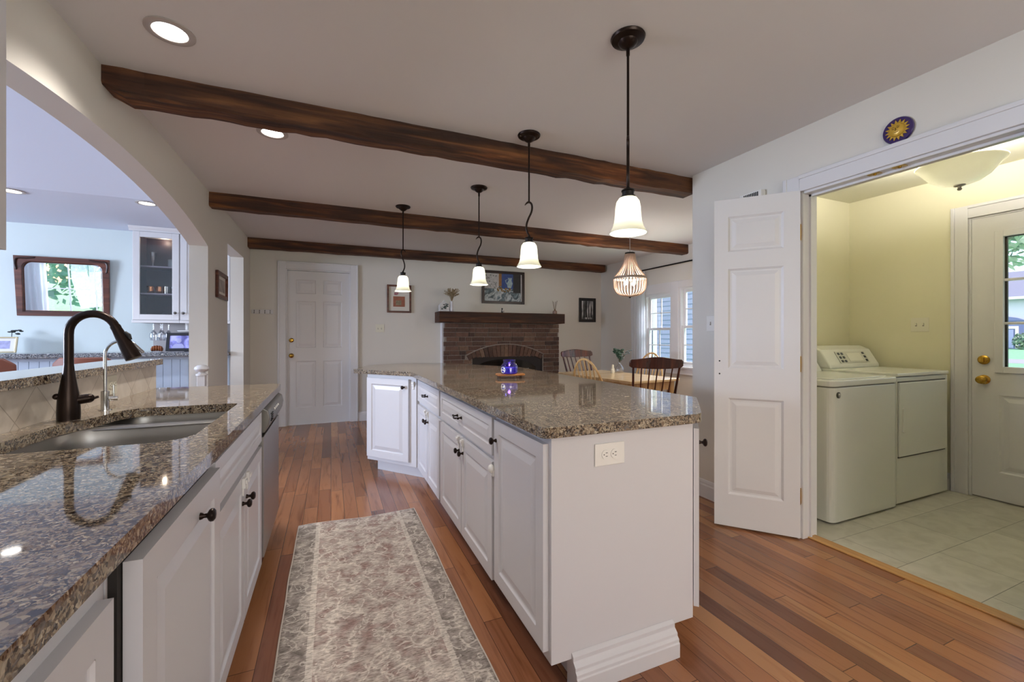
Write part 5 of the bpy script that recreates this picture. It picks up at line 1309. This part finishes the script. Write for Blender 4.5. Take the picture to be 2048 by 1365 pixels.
Mg = frame((x0, yc0, z0), (1, 0, 0), (0, 0, 1)); cw, chh = x1 - x0, z1 - z0
dr = MB(Mg)
for a, b, c_, d_ in ((.004, .068, .004, chh - .004), (cw - .068, cw - .004, .004, chh - .004), (.068, cw - .068, .004, .066), (.068, cw - .068, chh - .066, chh - .004)): dr.box(a, b, c_, d_, .001, .021)
dd = obj('door', dr, wp, root, .003)
obj('pane', MB(Mg).box(.066, cw - .066, .064, chh - .064, .008, .011), M['glass'], dd)
cab_knob(Mg, dd, cw - .034, .085, .021, plain('pewter_knob', '#5a5753', .35, .8))
obj('bottom_rail', MB().box(x0 - .004, x1, yc0 - .022, yc0 + .02, z0 - .03, z0), wp, root, .003)
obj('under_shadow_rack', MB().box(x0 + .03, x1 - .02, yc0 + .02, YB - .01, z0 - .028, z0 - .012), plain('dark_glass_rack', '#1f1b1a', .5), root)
def crown(x0, x1, par):
    pr = [(0, 0), (-.012, 0), (-.016, .014), (-.034, .034), (-.040, .046), (-.040, .053), (0, .053)]
    obj('crown_moulding', MB(Matrix(((0, 0, 1, 0), (1, 0, 0, yc0), (0, 1, 0, z1), (0, 0, 0, 1)))).prism(pr, x0, x1), wp, par)
crown(x0 - .03, x1, root)
root = thing('wall_cabinet', (-1.36, 6.18, 1.37), 'plain white wall cabinet beside the glass-door cabinet, partly behind the arch pier', 'cabinet')
obj('body', MB().box(-1.603, -1.11, yc0, YB, z0, z1), wp, root)
d = obj('door', paneled(MB(), frame((-1.598, yc0, z0 + .004), (1, 0, 0), (0, 0, 1)), .48, .99, .02, [(.06, .42, .06, .93)]), wp, root)
cab_knob(frame((-1.598, yc0, z0), (1, 0, 0), (0, 0, 1)), d, .035, .085, .021, bpy.data.materials['pewter_knob'])
obj('bottom_rail', MB().box(-1.603, -1.11, yc0 - .022, yc0 + .02, z0 - .03, z0), wp, root, .003)
crown(-1.605, -1.11, root)
o = obj('wall_tile_panel', MB().box(-1.95, -1.095, YB - .012, YB, ZB + .0005, z0), plain('pale_grey_tile', '#b9b3b2', .35)); tag(o, 'pale grey tile panel behind the bar under the wall cabinets', 'backsplash')
# barware
cl = M['clear']; cop = plain('polished_copper', '#c0835c', .18, 1.0)
def lathe_thing(name, prof, loc, mat, label, cat, group=None, seg=20):
    mb = MB().lathe(prof, loc, seg, False); return tag(obj(name, mb, mat), label, cat, group)
lathe_thing('glass_vase', [(.050, .0), (.050, .006), (.010, .012), (.010, .05), (.024, .08), (.040, .17), (.036, .17), (.020, .085), (0, .07)], (-1.90, 6.17, 1.9965), cl, 'tall flared clear glass vase on the top shelf of the glass cabinet', 'vase')
root = thing('decanter', (-1.70, 6.17, 1.9965), 'square glass decanter with a stopper on the top shelf of the glass cabinet', 'decanter')
obj('bottle', MB().prism(round_poly([(-1.75, 6.12), (-1.65, 6.12), (-1.65, 6.22), (-1.75, 6.22)], .01, 3), 1.997, 2.09).lathe([(.03, 2.09), (.014, 2.11), (.014, 2.14)], (-1.70, 6.17, 0), 14), cl, root, .004)
obj('stopper', MB().sphere((-1.70, 6.17, 2.155), .02, 10), M['white'], root)
for k, q in enumerate((-1.915, -1.83)):
    r_ = thing('copper_mug', (q, 6.15, 1.686), ['copper mug on the middle shelf of the glass cabinet, nearer the mirror', 'copper mug on the middle shelf of the glass cabinet, beside the clear tumblers'][k], 'mug', 'copper mugs')
    obj('cup', MB().lathe([(.026, 1.6865), (.036, 1.70), (.038, 1.735), (.034, 1.765), (.036, 1.77), (.033, 1.768), (.034, 1.735), (.03, 1.70)], (q, 6.15, 0), 20), cop, r_)
    obj('handle', MB().tube(catmull([(q + .036, 6.15, 1.755), (q + .056, 6.15, 1.745), (q + .056, 6.15, 1.715), (q + .036, 6.15, 1.705)], 5), .004, 8), cop, r_)
for k, (q, yy) in enumerate(((-1.755, 6.12), (-1.71, 6.19), (-1.667, 6.12))):
    lathe_thing('glass_tumbler', [(.024, 0), (.027, .003), (.031, .085), (.029, .085), (.025, .008), (0, .008)], (q, yy, 1.6865), cl, ['clear tumbler on the middle shelf next to the copper mugs', 'clear tumbler on the middle shelf, middle of the three', 'clear tumbler on the middle shelf nearest the door knob side'][k], 'tumbler', 'clear tumblers in the glass cabinet')
lathe_thing('copper_bowl', [(.02, 0), (.045, .02), (.06, .05), (.057, .05), (.042, .022), (0, .008)], (-1.89, 6.15, 1.3955), cop, 'small copper bowl on the cabinet floor behind the glass', 'bowl')
r_ = thing('liquor_bottle', (-1.665, 6.15, 1.3955), 'clear bottle with a dark cap at the right of the cabinet floor', 'bottle')
obj('bottle', MB().lathe([(.026, 1.396), (.028, 1.40), (.028, 1.48), (.012, 1.51), (.011, 1.54)], (-1.665, 6.15, 0), 18), cl, r_)
obj('cap', MB().lathe([(.013, 1.54), (.013, 1.565), (0, 1.566)], (-1.665, 6.15, 0), 14), M['white'], r_)
obj('wrap', MB().lathe([(.0285, 1.415), (.0285, 1.465)], (-1.665, 6.15, 0), 18, False), plain('dark_teal_wrap', '#27424a', .5), r_)
lathe_thing('dark_jar', [(.035, 0), (.04, .01), (.04, .05), (.02, .07), (0, .075)], (-1.79, 6.18, 1.3955), plain('dark_glaze', '#2a2430', .3), 'dark jar on the cabinet floor between bowl and bottle', 'jar')
light('cabinet_puck_light', 'POINT', (-1.82, 6.27, 2.32), .5, (1, .82, .62), .02)
# hanging wine glasses
for k, (q, yy) in enumerate(((-1.865, 6.07), (-1.84, 6.21), (-1.785, 6.07), (-1.765, 6.21))):
    lathe_thing('wine_glass', [(.033, 1.345), (.033, 1.343), (.005, 1.338), (.0035, 1.27), (.010, 1.262), (.034, 1.225), (.037, 1.19), (.030, 1.145), (.029, 1.145), (.0355, 1.19), (.032, 1.226), (0, 1.258)], (q, yy, 0), cl,
                ['wine glass hanging upside down under the glass cabinet, front row nearer the mirror', 'wine glass hanging upside down under the glass cabinet, back row nearer the mirror', 'wine glass hanging upside down under the glass cabinet, front row nearer the photo frame', 'wine glass hanging upside down under the glass cabinet, back row nearer the photo frame'][k], 'wine glass', 'hanging wine glasses')
# digital photo frame, cake stand, cup, ribbed ornament, small gilt frame
Mf = frame((-1.56, 6.02, ZB + .003), (1, -.05, 0), (0, .25, 1)); root = thing('photo_frame', (-1.56, 6.05, ZB), 'black photo frame with a bluish picture leaning on the grey bar top', 'photo frame')
fb_ = MB(Mf)
for a, b, c_, d_ in ((-.18, -.148, 0, .215), (.148, .18, 0, .215), (-.148, .148, 0, .032), (-.148, .148, .183, .215)): fb_.box(a, b, c_, d_, 0, .018)
obj('frame', fb_, plain('navy_black_frame', '#15151c', .35), root, .003)
m_, nt_, b_ = new_mat('bluish_portrait_print'); v_ = coords(nt_, (1, 1, 1)); n_ = N(nt_, 'ShaderNodeTexNoise', Scale=9.0, Detail=3.0, Distortion=1.0); L(nt_, v_, n_.inputs['Vector'])
L(nt_, ramp(nt_, n_.outputs['Fac'], [(.35, lin('#4a4a86')), (.5, lin('#7f80c4')), (.65, lin('#b6b8ea'))]), b_.inputs['Base Color']); L(nt_, ramp(nt_, n_.outputs['Fac'], [(.35, lin('#4a4a86')), (.5, lin('#7f80c4')), (.65, lin('#b6b8ea'))]), b_.inputs['Emission Color']); b_.inputs['Emission Strength'].default_value = .35
pic = obj('screen', MB(Mf).box(-.149, .149, .031, .184, .004, .010), m_, root)
sil = MB(Mf); sil.sphere((-.06, .125, .010), .030, 12, (.85, 1.05, .1)); sil.prism(round_poly([(-.13, .033), (.0, .033), (-.02, .085), (-.10, .085)], .02, 4), .010, .0112)
obj('pictured_child', sil, plain('pale_figure_print', '#a5a6d2', .5), pic)
obj('stand', MB().box(-1.58, -1.54, 6.08, 6.11, ZB + .001, ZB + .12), plain('frame_stand', '#15151a', .5), root)
root = thing('cake_stand', (-1.52, 6.22, ZB), 'white cake stand behind the black photo frame', 'cake stand')
obj('stand', MB().lathe([(.06, ZB + .001), (.05, ZB + .01), (.018, ZB + .03), (.018, ZB + .21), (.05, ZB + .228), (.15, ZB + .232), (.155, ZB + .245), (.148, ZB + .243), (0, ZB + .240)], (-1.52, 6.19, 0), 36), plain('white_glazed_ceramic', '#d9d9d6', .25), root)
lathe_thing('small_cup', [(.028, 0), (.033, .004), (.035, .085), (.032, .085), (.03, .01), (0, .008)], (-1.565, 6.19, ZB + .2455), M['white'], 'small white cup standing on the cake stand', 'cup')
root = thing('shell_ornament', (-1.83, 6.05, ZB), 'small brown ribbed rounded ornament beside the photo frame', 'ornament')
so = MB()
for k in range(7): a = PI * k / 6; so.sphere((-1.83 - .045 * math.cos(a), 6.06, ZB + .028 + .012 * math.sin(a)), .026 + .008 * math.sin(a), 10, (.45, 1, 1))
obj('ribs', so, wood('brown_shell', '#5a2d16', '#8a4b28', '#b0703e', 2, 'x', .4), root)
Mf = frame((-3.12, 6.10, ZB + .003), (1, .12, 0), (0, .2, 1)); root, iw, ih = frame_pic('gilt_photo_frame', Mf @ Matrix.Translation((0, .085, 0)), .20, .17, .016, plain('pale_gilt', '#c9bb98', .4, .4), 'small pale gilt photo frame at the left end of the grey bar top', 'photo frame', .016)
obj('mat_board', MB(Mf @ Matrix.Translation((0, .085, 0))).box(-iw, iw, -ih, ih, .001, .006), M['white'], root)
obj('photo', MB(Mf @ Matrix.Translation((0, .085, 0))).box(-iw * .55, iw * .55, -ih * .6, ih * .6, .006, .007), plain('lavender_photo', '#a3a3c8', .5, noise=.3, scale=20), root)
root = thing('sprig_vase', (-3.13, 6.24, ZB), 'clear glass with a dark leafy sprig behind the gilt frame', 'vase')
obj('glass', MB().lathe([(.035, ZB + .001), (.045, ZB + .02), (.05, ZB + .17), (.048, ZB + .17), (.042, ZB + .02)], (-3.13, 6.24, 0), 20), cl, root)
sv = MB()
for k in range(10): sv.sphere((-3.11 + rnd.uniform(-.03, .05), 6.24 + rnd.uniform(-.03, .03), ZB + .215 + rnd.uniform(-.02, .03)), .014, 8, (1.4, .7, .6))
sv.tube([(-3.13, 6.24, ZB + .03), (-3.12, 6.24, ZB + .22)], .003, 6); obj('sprig', sv, plain('dark_sprig', '#3e4443', .6), root)
# bar chairs
def bar_chair(x, y, rz, label, src=None):
    if src is not None:
        r = copy_tree(src); r['label'] = label
    else:
        r = thing('bar_chair', (0, 0, 0), label, 'chair', 'brown bar chairs in the blue room'); lt = plain('brown_leather', '#7a4634', .45); 
        back = []
        for k in range(15):
            q = -1 + 2 * k / 14; xx = .235 * q; yb = -.23 + .07 * q * q; zt = .99 - (.06 * max(0, abs(q) - .75) / .25) ** 1.0
            back.append([(xx, yb - .02, .70), (xx, yb + .02, .70), (xx, yb + .0, zt), (xx, yb - .035, zt)])
        obj('backrest', MB().loft(back, True, True, True), lt, r, .012, 3, local=True)
        obj('seat', MB().prism(round_poly([(-.22, -.22), (.22, -.22), (.22, .20), (-.22, .20)], .06, 5), .60, .67), lt, r, .02, 3, local=True)
        for sx in (-1, 1):
            for sy in (-1, 1): obj('leg', MB().tube([(sx * .20, sy * .19, 0), (sx * .16, sy * .15, .60)], [.012, .016], 8), M['red_wood'], r, local=True)
            obj('back_post', MB().tube([(sx * .15, -.20, .60), (sx * .16, -.215, .76)], .012, 8), M['red_wood'], r, local=True)
    r.location = (x, y, 0); r.rotation_euler = (0, 0, rz); return r
c1_ = bar_chair(-2.205, 5.62, 0, 'brown bar chair whose back shows behind the bronze faucet')
bar_chair(-2.93, 5.62, .0, 'brown bar chair at the left picture edge', c1_)
# gate post in the walkway beside the pier
root = thing('gate_post', (-1.0, 4.17, 0), 'white gate post with a round finial against the arch pier', 'gate post')
gx, gy = -.985, 4.245
obj('post', MB().box(gx - .028, gx + .028, gy - .028, gy + .028, 0, .872), M['trim'], root, .004)
obj('finial', MB().lathe([(.040, .872), (.040, .884), (.028, .888), (.020, .898), (.040, .906), (.052, .925), (.050, .938), (.032, .955), (0, .960)], (gx, gy, 0), 24), M['trim'], root)

# ------------------------------------------------------------------ outdoors
tag(obj('lawn', MB().box(-40, 140, -80, 90, -.32, -.30), plain('lawn_green', '#8fc99a', .9, noise=.3, scale=6)), kind='structure')
tag(obj('street', MB().box(34, 40, -60, 90, -.30, -.285), plain('asphalt_grey', '#b0aeb2', .9)), kind='structure')
tag(obj('front_step', MB().box(XR + .13, 6.4, -.3, 2.4, -.30, -.03), plain('concrete_step', '#a9a6a0', .9)), 'concrete porch step outside the laundry door', 'step')
tag(obj('porch_roof', MB().box(XR + .13, 6.3, -.4, 2.5, 2.30, 2.42), plain('porch_white', '#d6d6d4', .6)), 'white porch roof edge outside the laundry door', 'porch roof')
# house across the street
hx = 72
root = thing('house', (hx, 24, -.3), 'pale two-storey house across the street, seen through the laundry door', 'house')
hw = plain('house_siding', '#c9cede', .8); sh_ = plain('slate_roof', '#8d8fa6', .9); dk_ = plain('slate_blue_trim', '#6d78a8', .6)
obj('wall', MB().box(hx, hx + 9, 12, 36, -.3, 5.6), hw, root)
mb = MB(); mb.add([(hx - .7, 11.5, 5.6), (hx - .7, 36.5, 5.6), (hx + 4.5, 36.5, 9.0), (hx + 4.5, 11.5, 9.0), (hx + 9.7, 36.5, 5.6), (hx + 9.7, 11.5, 5.6)], [(0, 1, 2, 3), (3, 2, 4, 5), (0, 3, 5), (1, 4, 2), (0, 5, 4, 1)])
obj('roof', mb, sh_, root)
obj('eave_board', MB().box(hx - .75, hx - .6, 11.5, 36.5, 5.35, 5.65), M['white'], root)
for yy, zz in ((16, 3.2), (20, 3.2), (28.2, 3.2), (32, 3.2), (16, .6), (28.2, .6), (32, .6), (23.6, 3.2)):
    w_ = obj('window', MB().box(hx - .06, hx, yy - .6, yy + .6, zz, zz + 1.6), plain('dark_house_pane', '#5b648c', .3) if yy == 16 and zz > 3 else bpy.data.materials['dark_house_pane'], root)
    obj('sash', MB().box(hx - .10, hx - .06, yy - .66, yy - .6, zz, zz + 1.6).box(hx - .10, hx - .06, yy + .6, yy + .66, zz, zz + 1.6).box(hx - .10, hx - .06, yy - .03, yy + .03, zz, zz + 1.6).box(hx - .10, hx - .06, yy - .66, yy + .66, zz + .77, zz + .83), M['white'], w_)
dr_ = obj('door_surround', MB().box(hx - .35, hx, 21.4, 24.0, -.3, 2.9), dk_, root)
obj('pediment', MB(Matrix(((0, 0, 1, 0), (1, 0, 0, 0), (0, 1, 0, 0), (0, 0, 0, 1)))).prism([(21.2, 2.9), (24.2, 2.9), (23.4, 3.25), (22.7, 3.4), (22.0, 3.25)], hx - .45, hx), dk_, dr_)
obj('front_door', MB().box(hx - .42, hx - .35, 22.2, 23.2, -.2, 1.9), plain('pale_front_door', '#9aa4cf', .5), dr_)
obj('transom', MB().box(hx - .42, hx - .35, 21.8, 22.05, -.2, 2.3).box(hx - .42, hx - .35, 23.35, 23.6, -.2, 2.3).box(hx - .42, hx - .35, 22.05, 23.35, 2.0, 2.3), M['white'], dr_)
def tree(x, y, h, r, label, seed, n=2600, col='#5f7f63', cz=None, leaf=.16):
    rnd = random.Random(seed); root = thing('tree', (x, y, -.3), label, 'tree', 'trees outside')
    obj('trunk', MB().tube([(x, y, -.3), (x + .1, y, h * .35), (x, y + .1, h * .7)], [.035 * h, .028 * h, .01 * h], 10), plain('bark_brown_%d' % seed, '#4d4038', .9, noise=.3, scale=8), root)
    vs = []; fs = []; cz = cz or h * .72
    for k in range(n):
        a = rnd.uniform(0, 2 * PI); b = math.acos(rnd.uniform(-1, 1)); q = rnd.random() ** .45
        p = Vector((x + r * q * math.sin(b) * math.cos(a), y + r * q * math.sin(b) * math.sin(a), cz + r * .8 * q * math.cos(b)))
        u = Vector((rnd.uniform(-1, 1), rnd.uniform(-1, 1), rnd.uniform(-1, 1))).normalized(); w = u.cross(Vector((rnd.uniform(-1, 1), rnd.uniform(-1, 1), rnd.uniform(-1, 1)))).normalized(); s = leaf * rnd.uniform(.6, 1.3)
        b0 = len(vs); vs += [p - u * s, p + w * s * .5, p + u * s, p - w * s * .5]; fs.append((b0, b0 + 1, b0 + 2, b0 + 3))
    mb = MB(); mb.add(vs, fs); obj('crown', mb, plain('leaf_green_%d' % seed, col, .7, noise=.35, scale=1.5), root, recalc=False)
tree(22, 7.2, 6.4, 3.0, 'leafy tree in the front yard, filling the top of the laundry door window', 1, 3600, '#8fae9c', cz=6.0, leaf=.17)
tree(69, 30.5, 2.2, 1.6, 'low rounded shrub beside the front door of the house across the street', 2, 900, '#6f8a7a', cz=.7, leaf=.2)
tree(69, 20.2, 2.0, 1.3, 'low shrub at the near corner of the house across the street', 3, 700, '#6f8a7a', cz=.6, leaf=.2)
tree(-10.5, -16, 7, 4.0, 'garden tree seen in the mirror through the blue room window', 4, 2600, '#86b394', cz=3.0, leaf=.22)
# neighbouring wing with lap siding outside the dining windows
root = thing('garage_wing', (8.2, 8.0, -.3), 'lavender-grey lap-sided wing outside the dining windows', 'building')
sd = MB()
for k in range(32):
    z = -.25 + k * .115; sd.add([(7.6, 3.8, z), (7.6, 13, z), (7.575, 13, z), (7.575, 3.8, z), (7.6, 3.8, z + .115), (7.6, 13, z + .115), (7.592, 13, z + .115), (7.592, 3.8, z + .115)], [(0, 1, 2, 3), (3, 2, 6, 7), (4, 7, 6, 5), (0, 3, 7, 4), (1, 5, 6, 2)])
sd.box(7.6, 9.5, 3.8, 13, -.3, 3.43)
obj('wall', sd, plain('lavender_siding', '#949bb8', .7), root)
wn2 = obj('window', MB().box(7.555, 7.6, 8.55, 9.05, .5, 2.3), plain('dark_neighbour_pane', '#3d4560', .15), root)
obj('window_trim', MB().box(7.54, 7.58, 8.45, 8.55, .4, 2.4).box(7.54, 7.58, 9.05, 9.15, .4, 2.4).box(7.54, 7.58, 8.55, 9.05, 2.3, 2.4).box(7.54, 7.58, 8.55, 9.05, .4, .5), M['white'], wn2)
obj('roof', MB().box(7.2, 9.8, 3.5, 13.3, 3.43, 3.6), bpy.data.materials['slate_roof'], root)
